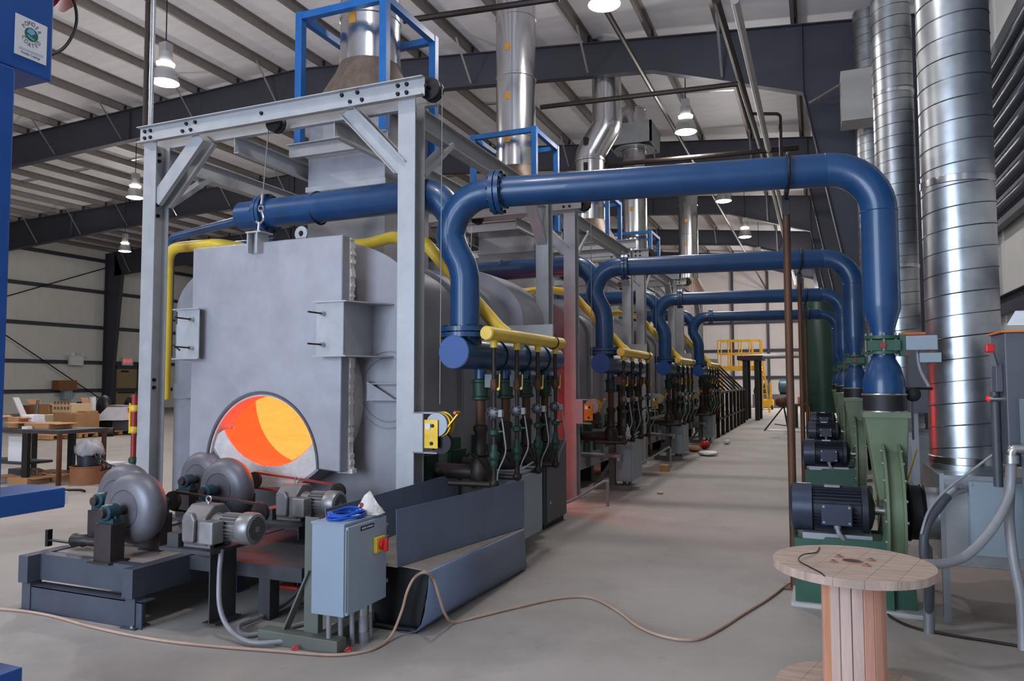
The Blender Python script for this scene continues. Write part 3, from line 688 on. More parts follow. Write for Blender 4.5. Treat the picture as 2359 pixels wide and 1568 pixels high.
def flange(c, ax, r0, r1, name='flange', m='blue'):
    ax = V(ax).normalized(); f = MB().ring(V(c)-ax*.045, ax, r0, r1, .04).ring(V(c)+ax*.005, ax, r0, r1, .04).build(name, m, ap)
    u, w_ = perp(ax); n = 10
    bolts(f, [V(c)-ax*.06+(u*cos(2*pi*i/n)+w_*sin(2*pi*i/n))*(r1-.022) for i in range(n)], ax, .016, .12)
    return f
flange(p0, dirv, .12, .195); flange((-2.9, 5.9, 2.13), (0, 0, 1), .12, .215)
hd = MB().tube([(-2.9, 5.68, 1.95), (-2.9, 8.25, 1.95)], .145, 32).build('header', 'navy_steel' if 0 else 'blue', ap)
MB().lathe([(.143, 0), (.14, -.006), (.001, -.007)], (-2.9, 5.68, 1.95), (0, 1, 0), 32, caps=False).build('end_cap', 'blue_cap', hd)
MB().tube([(-2.9, 5.9, 2.0), (-2.9, 5.9, 2.12)], RP, 28, caps=False).build('riser_stub', 'blue', ap)
# left branch passing over the furnace
la = P(560, 497, Y=6.05); lb = P(900, 463, Y=6.05)
lz = (la.z+lb.z)/2
lend = V((-3.42, 6.0, lz)); l0 = V((la.x, 6.05, lz))
bra = [l0, lend]+arc((-3.42, 5.98, lz-.36), (0, 0, 1), (1, 0, 0), .36, .25, pi/2-.25, 6)+[V((-3.05, 5.92, 2.92))]
MB().tube(bra, .150, 28, radii=[.150]*2+[.15, .148, .145, .14, .136, .132, .13]+[.125]).build('branch_pipe', 'blue', ap)
MB().lathe([(.149, 0), (.146, -.006), (.001, -.007)], l0, (1, 0, 0), 28, caps=False).build('end_cap', 'blue', ap)
flange((l0.x+.32, 6.05, lz), (1, 0, 0), .14, .205)
MB().torus((l0.x+.98, 6.05, lz), (1, 0, 0), .16, .012, 24, 6).build('pipe_strap', 'bolt', ap)
sp = [l0+V((.02, .05, 0)), V((l0.x-.3, 6.2, lz-.01)), V((P(394, 505, Y=6.7).x, 6.7, lz+.02)), V((P(394, 505, Y=6.7).x, 6.7, 2.0))]
MB().tube(fillet(sp, .14), .05, 12).build('small_branch', 'blue', ap)
sp = [V((XA-.6, 6.45, lz-.2)), V((XA-1.35, 6.45, lz-.2)), V((XA-1.62, 6.45, 2.6))]
MB().tube(fillet(sp, .14), .045, 12).build('small_branch', 'blue', ap)
for k, yy in enumerate((6.12, 6.78, 7.4, 8.0)):     # cable loops over the header
    if k: MB().torus((-2.9, yy-.25, 1.95), (0, 1, .12), .15, .008, 24, 5).build('cable_loop', 'black', hd)
ustr = V((-.19, 6.22, ZP))
MB().torus(ustr, dirv, RP+.012, .012, 24, 6).build('pipe_strap', 'bolt', ap)

# ---- yellow gas pipe
gp = fam(thing('gas_pipe', '', 'pipe', (-2.62, 5.75, 2.0)), 'yellow gas manifold and pipe looping over the %s furnace', 'yellow gas pipes')
XG = -2.62
mf = MB().tube([(XG, 5.75, 2.11), (XG, 7.72, 2.11)], .062, 20).build('manifold', 'yellow', gp)
MB().lathe([(.06, 0), (.055, -.012), (.001, -.016)], (XG, 5.75, 2.11), (0, 1, 0), 20, caps=False).build('end_cap', 'yellow', mf)
XY = P(384, 700, Y=6.22).x
gpts = [V((XG, 6.22, 2.12)), V((XG-.1, 6.22, 2.2)), V((-3.50, 6.22, 3.05)), V((-4.0, 6.45, 3.17)), V((-4.4, 6.62, 3.165)), V((-5.75, 6.62, 3.165)), V((-6.1, 6.22, 3.22)), V((XY, 6.22, 3.22)), V((XY, 6.22, 1.5))]
MB().tube(fillet(gpts, .16), .06, 16).build('gas_line', 'yellow', gp)
MB().torus((XG, 7.45, 2.11), (0, 1, 0), .07, .006, 20, 5).build('pipe_strap', 'bolt', mf)
MB().box(-3.3, XG+.02, 7.40, 7.43, 2.16, 2.30).build('support_plate', 'gantry', gp, smooth=0)
MB().tube(fillet([(XY+.03, 6.3, 2.4), (XY+.25, 6.35, 2.4), (XY+.25, 6.35, 2.78), (XY+.55, 6.35, 2.78)], .05), .016, 8).build('pilot_line', 'rust_pipe', gp)

# ---- gas valve trains (four per furnace) and burner air drops
YT = [P(px, 850, X=XG).y for px in (1138, 1191, 1239, 1279)]
YA = [P(px, 900, X=-2.9).y for px in (1107, 1165, 1212, 1255)]
PL = ['front', 'second', 'third', 'rear']
def train(y):
    t = thing('gas_valve_train', '', 'valve train', (XG, y, .8), group='gas valve trains below the yellow manifolds')
    MB().tube([(XG, y, 2.06), (XG, y, 1.99)], .032, 12).build('yellow_tee', 'yellow', t)
    MB().tube([(XG, y, 2.0), (XG, y, .86)], .020, 10).build('drop_pipe', 'black_pipe', t)
    v = MB().lathe([(.02, 0), (.034, .02), (.036, .06), (.034, .10), (.02, .12)], (XG, y, 1.60), (0, 0, 1), 8).build('ball_valve', 'rust_pipe', t)
    MB().beam((XG+.045, y-.02, 1.62), (XG+.06, y-.02, 1.64), .02, .02).beam((XG+.06, y-.02, 1.63), (XG+.065, y-.02, 1.76), .006, .016, (1, 0, 0)).build('lever', 'yellow', v, smooth=0)
    g = MB().lathe([(.03, 0), (.056, .01), (.056, .035), (.03, .05)], (XG, y-.05, 1.42), (0, 1, 0), 12).build('diaphragm_valve', 'valve_grey', t)
    for k in range(8):
        a = 2*pi*k/8; MB().cyl((XG+.046*cos(a), y-.052, 1.42+.046*sin(a)), (XG+.046*cos(a), y-.062, 1.42+.046*sin(a)), .009, n=6).build('cap_screw', 'bolt', g)
    MB().box(XG+.06, XG+.095, y-.05, y-.01, 1.39, 1.45).build('switch_box', 'conduit', t, smooth=0)
    MB().lathe([(.022, 0), (.045, .015), (.045, .05), (.022, .065)], (XG, y, 1.22), (0, 0, 1), 10).box(XG+.04, XG+.085, y-.012, y, 1.255, 1.27).build('shutoff_valve', 'valve_green', t)
    MB().lathe([(.022, 0), (.036, .02), (.034, .06), (.046, .075), (.046, .12), (.03, .14), (.03, .18), (.022, .2)], (XG, y, .95), (0, 0, 1), 12).build('regulator', 'valve_green', t)
    MB().tube(smooth_path([(XG+.085, y-.025, 1.38), (XG+.11, y-.03, 1.22), (XG+.12, y-.03, 1.08), (XG+.05, y-.02, .93), (XG+.03, y, .84)], 5), .007, 8).build('flex_conduit', 'conduit', t)
    MB().tube(fillet([(XG, y, .88), (XG, y, .80), (-3.05, y-.02, .80)], .04), .026, 10).build('elbow_pipe', 'black_pipe', t)
    MB().ball((XG, y, .81), .045, n=10, m=6).build('elbow_fitting', 'black_pipe', t)
    return t
def airdrop(y):
    t = thing('burner', '', 'burner', (-2.9, y, .7), group='burners with air drops below the blue headers')
    x = -2.9
    MB().tube([(x, y, 1.85), (x, y, 1.72)], .055, 14).build('air_stub', 'blue', t)
    v = MB().lathe([(.05, 0), (.085, .01), (.085, .03), (.07, .04), (.075, .16), (.085, .17), (.085, .19), (.05, .2)], (x, y, 1.52), (0, 0, 1), 16).build('butterfly_valve', 'valve_green', t)
    MB().box(x+.07, x+.17, y-.06, y+.06, 1.64, 1.76).build('actuator', 'valve_grey', t, smooth=0)
    MB().tube([(x, y, 1.52), (x, y, 1.28)], .045, 12).build('air_tube', 'rust_pipe', t)
    MB().lathe([(.05, 0), (.065, .02), (.055, .05), (.055, .22), (.07, .24), (.07, .28), (.05, .30)], (x, y, 1.0), (0, 0, 1), 14).build('mixer_body', 'black_pipe', t)
    MB().lathe([(.07, 0), (.10, .05), (.10, .20), (.07, .26)], (x-.0, y, .74), (0, 0, 1), 14).build('burner_body', 'black_pipe', t)
    MB().tube([(x, y, .86), (-3.36, y, .86)], .07, 14).build('burner_nozzle', 'black_pipe', t)
    MB().box(-3.48, -3.44, y-.14, y+.14, .55, 1.12).build('mounting_plate', 'base_green', t, smooth=0)
    MB().box(-3.44, -3.40, y-.12, y+.12, .72, 1.0).build('burner_flange', 'valve_green', t, smooth=0)
    MB().tube(smooth_path([(x-.1, y-.1, 1.0), (x-.05, y-.13, 1.04), (x+.03, y-.12, 1.0), (x+.08, y-.06, .9)], 5), .008, 6).build('ignition_lead', 'black', t)
    return t
tr0, ad0 = train(YT[0]), airdrop(YA[0])
for k in range(NF):
    for j in range(4):
        for r, Ys, w_ in ((tr0, YT, 'gas valve train'), (ad0, YA, 'dark burner with green air valve')):
            lab = '%s %s of the four on the %s furnace' % (PL[j], w_, WH[k])
            if k == 0 and j == 0: r['label'] = lab
            else: copy_tree(r, (0, Ys[j]-Ys[0]+k*S, 0), lab)

# ---- control cabinet on olive post beside the burners
cb = fam(thing('burner_cabinet', '', 'cabinet', (-2.9, 6.9, 0)), 'grey control cabinet on a steel post beside the %s furnace burners', 'burner control cabinets')
bx = MB().box(-2.93, -2.69, 6.58, 7.25, .15, .80).build('body', 'box_grey', cb, smooth=0, bevel=.006)
MB().box(-2.69, -2.665, 6.6, 7.23, .17, .78).build('door', 'box_grey', bx, smooth=0, bevel=.005)
MB().box(-2.94, -2.68, 6.57, 7.26, .80, .812).build('rain_lip', 'box_grey', bx, smooth=0)
MB().box(-3.05, -2.95, 6.62, 6.72, 0, .9).build('post', 'stand_olive', cb, smooth=0)
MB().box(-3.3, -2.72, 6.60, 6.74, 0, .09).build('foot', 'stand_olive', cb, smooth=0)
MB().beam((-3.28, 6.67, .05), (-3.02, 6.67, .42), .06, .06).build('brace', 'stand_olive', cb, smooth=0)
MB().tube(fillet([(-3.45, 6.5, .55), (-3.2, 6.45, .55), (-2.85, 6.45, .55)], .1), .035, 12).build('conduit_arm', 'conduit', cb)
MB().tube([(-2.92, 6.45, .55), (-2.82, 6.45, .55)], .046, 12).tube([(-2.86, 6.45, .57), (-2.86, 6.45, .48)], .045, 12).build('conduit_elbow', 'galv', cb)
for x in (-2.87, -2.78): MB().tube([(x, 6.9, .16), (x, 6.9, 0)], .03, 10).build('conduit_stub', 'conduit', cb)
MB().tube(smooth_path([(-3.1, 6.5, .72), (-3.0, 6.5, .86), (-2.85, 6.55, .84), (-2.7, 6.7, .84), (-2.62, 6.85, .90)], 5), .010, 8).build('flex_conduit', 'conduit', cb)

for k in range(1, NF):
    for r, tmpl, grp in FAM:
        copy_tree(r, (0, k*S, 0), tmpl % WH[k], grp)
# unseen glowing billet added to cast red light by the second furnace mouth
gl = MB().lathe([(.02, 0), (.30, .01), (.32, .04), (.32, .5)], (XA+.2, 5.62+S, 1.25), (0, 1, 0), 24).build('added_glow_billet', 'added_red_glow', label='unseen red-hot billet added in the mouth of the second furnace to cast red light', cat='billet')
# dark grey electrical cabinet at the rear of the nearest furnace
ec = thing('electrical_cabinet', 'dark grey tall electrical cabinet behind the nearest burner cabinet', 'cabinet', (-3.05, 8.4, 0))
bx = MB().box(-3.2, -2.92, 8.0, 8.75, .06, .98).build('body', 'cab_dark', ec, smooth=0, bevel=.006)
MB().box(-2.92, -2.90, 8.02, 8.73, .08, .96).build('door', 'cab_dark', bx, smooth=0)
MB().box(-3.18, -2.94, 8.02, 8.73, 0, .06).build('plinth', 'black', ec, smooth=0)
MB().cyl((-2.9, 8.1, .3), (-2.885, 8.1, .3), .02, n=10).build('latch', 'steel_bright', bx)
fc = thing('flex_conduit_stub', 'grey conduit rising from the aisle floor and bending down beside the second gantry post', 'conduit', (-2.72, 9.6, 0))
a = P(1400, 1165, Z=0)
MB().tube([(a.x, a.y, 0), (a.x, a.y, .30)], .022, 10).build('riser', 'conduit', fc)
MB().tube(smooth_path([(a.x, a.y, .28), (a.x-.03, a.y-.02, .33), (a.x-.15, a.y-.15, .26), (a.x-.4, a.y-.35, .1), (a.x-.65, a.y-.55, .03)], 6), .018, 10).build('flex_hose', 'conduit', fc)
# ================================================================== RIGHT SIDE: blowers, ducts, panels
FAM = []
XD, YD = .46, 6.30
# ---- support pole under each aisle pipe
pl = fam(thing('support_pole', '', 'pole', (-.22, 6.56, 0)), 'rusty pipe pole holding up the %s blue aisle pipe', 'rusty support poles')
MB().tube([(-.22, 6.56, 0), (-.22, 6.56, 3.2)], .032, 14).build('pole', 'rust_pipe', pl)
MB().box(-.30, -.14, 6.48, 6.64, 0, .012).build('base_plate', 'rust_pipe', pl, smooth=0)
MB().tube(fillet([(-.22, 6.56, 3.18), (-.22, 6.56, 3.225), (-.20, 6.24, 3.225)], .03), .02, 8).box(-.25, -.19, 6.52, 6.60, 3.08, 3.22).build('clamp_arm', 'bolt', pl)
# ---- green blower with black motor
bl = fam(thing('blower', '', 'blower', (.2, 6.3, 0)), 'green centrifugal blower with black motor feeding the %s blue air pipe', 'green blowers along the right wall')
ZM, XB = .71, .43
R0 = .54
# scroll housing (disc with rim) standing upright, axis across the aisle
hs = MB().lathe([(.02, 0), (R0-.06, 0), (R0-.06, .10), (.02, .10)], (XB, YD+.02, ZM), (1, 0, 0), 40, caps=False).build('scroll_housing', 'blower_green', bl)
for x in (XB-.012, XB+.094): MB().ring((x, YD+.02, ZM), (1, 0, 0), R0-.09, R0, .018, 40).build('rim', 'blower_green', hs)
n = 22
for xx in (XB-.012, XB+.112): bolts(hs, [(xx, YD+.02+(R0-.03)*cos(2*pi*i/n), ZM+(R0-.03)*sin(2*pi*i/n)) for i in range(n)], (-1 if xx < XB else 1, 0, 0), .011, .012, 'steel_bright')
# outlet neck rising to the flexible sleeve
nk = MB(); zb, zt = .80, 1.44
nk.add([(XD-.06, YD-.10, zb), (XD+.12, YD-.10, zb), (XD+.12, YD+.30, zb), (XD-.06, YD+.30, zb), (XD-.15, YD-.15, zt), (XD+.15, YD-.15, zt), (XD+.15, YD+.15, zt), (XD-.15, YD+.15, zt)],
       [(0, 3, 2, 1), (4, 5, 6, 7), (0, 1, 5, 4), (1, 2, 6, 5), (2, 3, 7, 6), (3, 0, 4, 7)])
nk.build('outlet_neck', 'blower_green', bl, smooth=0, bevel=.01)
MB().box(XD-.16, XD+.16, YD-.16, YD+.16, 1.42, 1.46).build('outlet_flange', 'blower_green', bl, smooth=0)
MB().cyl((XD, YD, 1.45), (XD, YD, 1.60), .152, n=28).build('flex_sleeve', 'rubber', bl)
for z in (1.46, 1.59): MB().torus((XD, YD, z), (0, 0, 1), .153, .008, 28, 6).build('hose_clamp', 'steel_bright', bl)
MB().lathe([(.148, 1.60), (.148, 1.68), (.118, 1.80), (.085, 1.86), (.085, 1.90)], (XD, YD, 0), (0, 0, 1), 28).build('lower_reducer', 'blue', bl)
vb = MB().lathe([(.13, 1.895), (.13, 1.915), (.10, 1.92), (.10, 2.0), (.13, 2.01), (.13, 2.035)], (XD, YD, 0), (0, 0, 1), 28).box(XD-.11, XD+.11, YD-.11, YD+.11, 1.92, 2.0).build('damper_valve', 'base_green', bl)
MB().cyl((XD-.01, YD-.115, 1.96), (XD-.01, YD-.13, 1.96), .022, n=12).build('valve_boss', 'red_dull', vb)
MB().box(XD+.11, XD+.15, YD-.07, YD+.07, 1.88, 2.04).build('valve_yoke', 'base_green', vb, smooth=0)
MB().box(XD+.15, XD+.36, YD-.07, YD+.05, 1.92, 2.03).build('damper_actuator', 'box_grey', bl, smooth=0, bevel=.006)
MB().box(XD+.24, XD+.38, YD-.06, YD+.05, 1.83, 1.90).build('actuator_base', 'box_grey', bl, smooth=0)
bolts(vb, [(XD+.115*cos(2*pi*i/8), YD+.115*sin(2*pi*i/8), 1.885) for i in range(8)], (0, 0, 1), .009, .17, 'steel_bright')
MB().lathe([(.088, 2.03), (.088, 2.09), (.132, 2.24), (.132, 2.32)], (XD, YD, 0), (0, 0, 1), 28).build('upper_reducer', 'blue', bl)
# motor
mo = MB().lathe([(.15, 0), (.182, .02), (.185, .16), (.172, .165)], (-.23, YD, ZM), (1, 0, 0), 32).build('fan_cover', 'motor_cap', bl)
mb_ = MB().cyl((-.075, YD, ZM), (.30, YD, ZM), .150, n=32).lathe([(.16, 0), (.178, .01), (.178, .05), (.13, .08), (.06, .10)], (.27, YD, ZM), (1, 0, 0), 32)
mb_.build('motor_body', 'motor_black', bl)
fn = MB()
for k in range(34):
    a = 2*pi*k/34
    if abs(((a+pi/2) % (2*pi))-0) < .1: continue
    d = V((0, cos(a), sin(a))); o_ = V((0, YD, ZM))
    fn.beam(V((-.06, 0, 0))+o_+d*.160, V((.27, 0, 0))+o_+d*.160, .024, .006, d)
fn.build('cooling_fins', 'motor_black', bl, smooth=0)
tb = MB().box(.0, .20, YD-.25, YD-.13, ZM-.085, ZM+.06).build('terminal_box', 'motor_black', bl, smooth=0, bevel=.012)
MB().box(-.005, .205, YD-.258, YD-.25, ZM-.09, ZM+.065).build('terminal_lid', 'motor_cap', tb, smooth=0, bevel=.004)
bolts(tb, [(x, YD-.258, z) for x in (.012, .188) for z in (ZM-.07, ZM+.045)], (0, -1, 0), .008, .006, 'steel_bright')
MB().box(.02, .13, YD-.06, YD-.0, ZM+.165, ZM+.182).build('name_plate', 'steel_bright', bl, smooth=0)
MB().cyl((.36, YD, ZM), (XB, YD, ZM), .035, n=12).build('shaft', 'steel_bright', bl)
MB().tube(smooth_path([(.10, YD-.20, ZM-.085), (.12, YD-.22, ZM-.16), (.22, YD-.16, ZM-.27), (.40, YD-.16, ZM-.32), (.62, YD-.12, ZM-.33)], 6), .018, 10).tube([(.10, YD-.20, ZM-.08), (.105, YD-.205, ZM-.12)], .026, 10).build('motor_conduit', 'conduit', bl)
# pedestal
MB().box(-.14, .34, YD-.19, YD+.19, .50, .545).build('motor_rail', 'galv_dull', bl, smooth=0)
MB().prismY([(-.20, 0), (-.20, .28), (.02, .52), (.40, .52), (.46, .84), (.47, 0)], YD-.22, YD-.20).prismY([(-.20, 0), (-.20, .28), (.02, .52), (.40, .52), (.46, .84), (.47, 0)], YD+.20, YD+.22).build('pedestal_side', 'base_green', bl, smooth=0)
MB().box(-.2, .47, YD-.20, YD+.20, .28, .50).box(-.2, .0, YD-.20, YD+.20, .02, .30).build('pedestal_core', 'base_green', bl, smooth=0)
MB().box(-.23, .66, YD-.26, YD+.26, 0, .03).build('base_plate', 'wallgrey', bl, smooth=0)
MB().box(.45, .62, YD-.16, YD+.16, .03, .28).build('scroll_foot', 'base_green', bl, smooth=0)
# inlet
MB().cyl((.59, YD+.02, ZM), (.70, YD+.02, ZM), .20, n=28).build('inlet_flex', 'rubber', bl)
for x in (.60, .69): MB().torus((x, YD+.02, ZM), (1, 0, 0), .202, .014, 28, 6).build('inlet_ring', 'bolt', bl)
# ---- galvanised spiral intake duct on plenum
XQ, YQ, RQ = 1.04, 6.62, .252
du = fam(thing('intake_duct', '', 'duct', (XQ, YQ, 0)), 'tall galvanised spiral duct on a plenum beside the %s blower', 'spiral ducts along the right wall')
MB().cyl((.69, YD+.02, ZM), (.80, YD+.02, ZM), .19, n=28).build('inlet_spigot', 'galv', du)
px_ = MB().box(.78, 1.42, 6.02, 6.95, .40, 1.02).build('plenum_box', 'galv', du, smooth=0, bevel=.004)
MB().box(.77, .80, 6.01, 6.04, .38, 1.04).box(1.40, 1.43, 6.01, 6.04, .38, 1.04).box(.77, 1.43, 6.005, 6.03, 1.0, 1.03).build('corner_angle', 'galv_dull', px_, smooth=0)
HT = 9.0
MB().cyl((XQ, YQ, 1.02), (XQ, YQ, HT), RQ, n=48).build('duct', 'galv', du)
hx = MB(); pts = []; pitch = .165
N = int((HT-1.1)/pitch*28)
for i in range(N): a = 2*pi*i/28; pts.append((XQ+(RQ+.001)*cos(a), YQ+(RQ+.001)*sin(a), 1.08+pitch*i/28))
hx.tube(pts, .005, 4).build('spiral_seam', 'seam', du)
for z in (1.06, 3.2, 5.6): MB().lathe([(RQ, 0), (RQ+.008, .005), (RQ+.008, .055), (RQ, .06)], (XQ, YQ, z), (0, 0, 1), 48, caps=False).build('slip_joint', 'stainless', du)
for x, y in ((.80, 6.05), (1.40, 6.05), (.80, 6.92), (1.40, 6.92)):
    MB().ext(Cc(.045, .04, .004), (x, y, 0), (x, y, .55), (1, 0, 0)).build('strut_leg', 'galv_dull', du, smooth=0)
for k in range(1, NF):
    for r, tmpl, grp in FAM:
        if r is pl and k > 2: continue
        copy_tree(r, (0, k*S, 0), tmpl % WH[k], grp)
# air handler box above the third duct + light strut
q = P(1962, 215, Y=14.9)
MB().box(q.x-.18, q.x+.5, 14.9, 15.5, q.z-.5, q.z+.45).build('duct_plenum', 'wallgrey', label='grey sheet-metal plenum box high beside the right column', cat='plenum', smooth=0)
a, b_ = P(1866, 236, Y=15.9), P(1942, 190, Y=15.2)
MB().tube([a, b_], .035, 8).build('conduit_strut', 'steel_bright', label='short shiny conduit slanting up to the grey plenum box', cat='conduit')
# ---- things only at the nearest blower: grey panel, conduits
gpn = thing('junction_panel', 'flat grey junction panel mounted on the nearest duct plenum', 'panel', (1.05, 5.95, .5))
MB().box(.94, 1.27, 5.93, 6.015, .50, 1.0).build('panel', 'box_grey', gpn, smooth=0, bevel=.003)
bolts(gpn, [(x, 5.93, z) for x in (.955, 1.255) for z in (.52, .98)], (0, -1, 0), .007, .006, 'steel_bright')
gc = thing('panel_conduit', 'thick dark flexible conduit looping from the junction panel to the floor', 'conduit', (.8, 5.6, 0))
e = P(2200, 1128, Y=5.90)
MB().tube(fillet([e+V((.05, .05, 0)), e, e+V((-.06, -.03, -.05))], .03), .032, 12).build('chrome_elbow', 'galv', gc)
MB().tube(smooth_path([e+V((-.05, -.03, -.04)), P(2165, 1165, Y=5.82), P(2135, 1210, Y=5.75), P(2128, 1270, Y=5.72), P(2140, 1335, Y=5.72), P(2140, 1420, Y=5.76)], 6), .030, 12).build('flex_hose', 'conduit_dark', gc)
MB().tube([P(2140, 1335, Y=5.76), V((P(2140, 1440, Y=5.76).x, 5.76, 0))], .035, 12).build('steel_sleeve', 'galv_dull', gc)
MB().tube(smooth_path([P(2290, 1045, Y=5.85), P(2230, 1090, Y=5.83), P(2180, 1128, Y=5.8), P(2140, 1175, Y=5.74), P(2122, 1230, Y=5.7)], 6), .009, 8).build('thin_conduit', 'conduit', gc)
# ---- dark electrical enclosure at the right picture edge
en = thing('motor_starter_enclosure', 'dark grey electrical enclosure at the right picture edge with red disconnect handle', 'enclosure', (1.4, 5.55, 0))
b1 = MB().box(1.10, 1.85, 5.55, 5.95, 1.15, 2.0).build('body', 'cab_dark', en, smooth=0, bevel=.008)
MB().box(1.08, 1.86, 5.53, 5.97, 2.0, 2.012).build('top_board', 'orange', en, smooth=0)
MB().box(1.06, 1.10, 5.62, 5.75, 1.62, 1.80).build('disconnect_box', 'cab_dark', en, smooth=0, bevel=.005)
MB().beam((1.06, 5.62, 1.79), (1.03, 5.58, 1.89), .02, .03).build('disconnect_arm', 'galv_dull', b1, smooth=0)
MB().box(1.0, 1.05, 5.56, 5.61, 1.875, 1.93).build('disconnect_handle', 'red', b1, smooth=0, bevel=.008)
q = P(2278, 918, Y=5.7)
MB().ball(q, .018, n=10, m=6).build('pilot_light', 'red_glow', b1)
MB().cyl(q, q+V((.07, 0, 0)), .02, n=10).build('pilot_bezel', 'steel_bright', b1)
MB().tube([(1.07, 5.72, 1.62), (1.07, 5.72, 1.0)], .028, 10).build('conduit', 'conduit_dark', en)
MB().tube([(1.13, 6.02, 2.0), (1.13, 6.02, 1.02)], .022, 10).build('conduit', 'conduit', en)
MB().box(1.16, 1.9, 5.40, 5.52, .55, 1.58).build('lower_panel', 'box_grey', en, smooth=0, bevel=.004)
for z in [1.22+.028*i for i in range(11)]:
    for k in range(4): MB().box(1.175+.035*k, 1.175+.035*k+random.uniform(.012, .03), 5.396, 5.40, z, z+.010).build('label_mark', 'cab_dark', en, smooth=0)
for x in (1.22, 1.8): MB().ext(Cc(.04, .04, .004), (x, 5.6, 0), (x, 5.6, 1.2), (1, 0, 0)).build('strut_leg', 'galv_dull', en, smooth=0)
big = thing('power_conduit', 'thick grey power conduits dropping from the enclosure to the floor', 'conduit', (1.1, 5.45, 0))
c0 = P(2330, 1055, Y=5.45)
MB().tube(fillet([c0+V((.1, 0, .06)), c0+V((0, 0, .06)), c0+V((0, 0, -.02))], .03), .03, 12).build('chrome_fitting', 'steel_bright', big)
MB().tube([c0+V((0, 0, .02)), c0+V((0, 0, -.03))], .042, 12).build('collar', 'galv', big)
MB().tube(smooth_path([c0, P(2328, 1120, Y=5.45), P(2315, 1165, Y=5.4), P(2280, 1225, Y=5.3), P(2225, 1280, Y=5.2), P(2170, 1298, Y=5.1), P(2120, 1300, Y=5.05), P(2080, 1325, Y=5.15)], 6), .028, 12).build('sweeping_conduit', 'conduit', big)
MB().tube(smooth_path([c0, P(2326, 1130, Y=5.5), P(2325, 1200, Y=5.5), P(2335, 1290, Y=5.45), P(2352, 1380, Y=5.4), P(2358, 1500, Y=5.3)], 6), .030, 12).build('dropping_conduit', 'conduit', big)
pp = MB(); q = P(2345, 748, Y=5.7)
pp.add([q+V((-.06, 0, .0)), q+V((.25, -.1, -.01)), q+V((.3, .1, .09)), q+V((.02, .15, .10)), q+V((-.06, 0, .004)), q+V((.25, -.1, -.006)), q+V((.3, .1, .094)), q+V((.02, .15, .104))],
       [(0, 1, 2, 3), (7, 6, 5, 4), (0, 4, 5, 1), (1, 5, 6, 2), (2, 6, 7, 3), (3, 7, 4, 0)])
pp.build('printed_sheet', 'paper', label='loose white printed papers on top of the dark enclosure', cat='paper', smooth=0)
MB().tube([P(2083, 1130, Y=6.75), P(2112, 1035, Y=6.75)], .007, 6).build('yellow_lanyard', 'yellow', label='short yellow lanyard slanting up behind the nearest blower', cat='lanyard')
# gas detector / pressure switch hung on small bracket between blower and duct
ps = thing('pressure_switch', 'round black pressure switch hanging between the nearest blower and duct', 'switch', (.84, 6.5, 1.5))
q = P(2102, 908, Y=6.45)
MB().lathe([(.05, 0), (.055, .01), (.055, .04), (.03, .05)], q, (0, -1, 0), 16).build('body', 'black', ps)
MB().tube([q+V((-.1, .02, .045)), q+V((.14, .02, .045))], .01, 8).build('arm', 'bolt', ps)
MB().tube([q+V((.0, .02, -.05)), q+V((.0, .04, -.35))], .008, 8).build('capillary', 'conduit', ps)
cn = MB().tube(smooth_path([P(2112, 805, Y=6.35), P(2120, 850, Y=6.35), P(2140, 890, Y=6.35)], 6), .014, 10).build('actuator_conduit', 'conduit', label='grey conduit bending from the nearest damper actuator to the duct', cat='conduit')
# second enclosure further back beside the column
e2 = thing('wall_enclosure', 'grey wall enclosure with orange edge between the blowers and the column', 'enclosure', (.95, 10.2, 0))
q = P(2110, 860, Y=10.2)
MB().box(q.x-.08, q.x+.25, 10.2, 10.5, 1.3, 2.25).build('body', 'cab_dark', e2, smooth=0)
MB().box(q.x-.13, q.x+.27, 10.18, 10.52, 2.25, 2.28).build('top_board', 'orange', e2, smooth=0)
MB().box(q.x-.16, q.x-.08, 10.2, 10.3, 2.0, 2.1).build('handle', 'red', e2, smooth=0)
MB().box(q.x-.05, q.x+.02, 10.3, 10.4, 0, 1.3).box(q.x+.18, q.x+.25, 10.3, 10.4, 0, 1.3).build('leg', 'galv_dull', e2, smooth=0)
# green vertical tank at the far right
tk = thing('storage_tank', 'tall dark green vertical tank far down the right wall', 'tank', (-.05, 30, 0))
a, b_ = P(1868, 850, Y=30), P(1925, 850, Y=30)
cxk = (a.x+b_.x)/2; rk = .72
MB().lathe([(rk, .5), (rk, 4.55), (rk*.8, 4.85), (rk*.4, 5.02), (.05, 5.06)], (cxk, 30, 0), (0, 0, 1), 32).build('shell', 'tank_green', tk)
MB().lathe([(rk*.82, 4.84), (rk*.42, 5.03), (.04, 5.07)], (cxk, 30, 0), (0, 0, 1), 32).build('dished_head', 'wallgrey', tk)
for a in (.5, 2.1, 3.7, 5.2): MB().tube([(cxk+.6*cos(a), 30+.6*sin(a), 0), (cxk+.6*cos(a), 30+.6*sin(a), .6)], .06, 8).build('leg', 'tank_green', tk)
MB().tube([(cxk-.2, 30-rk*.95, 4.0), (cxk+.05, 30-rk-.05, 4.0)], .05, 8).build('nozzle', 'galv_dull', tk)
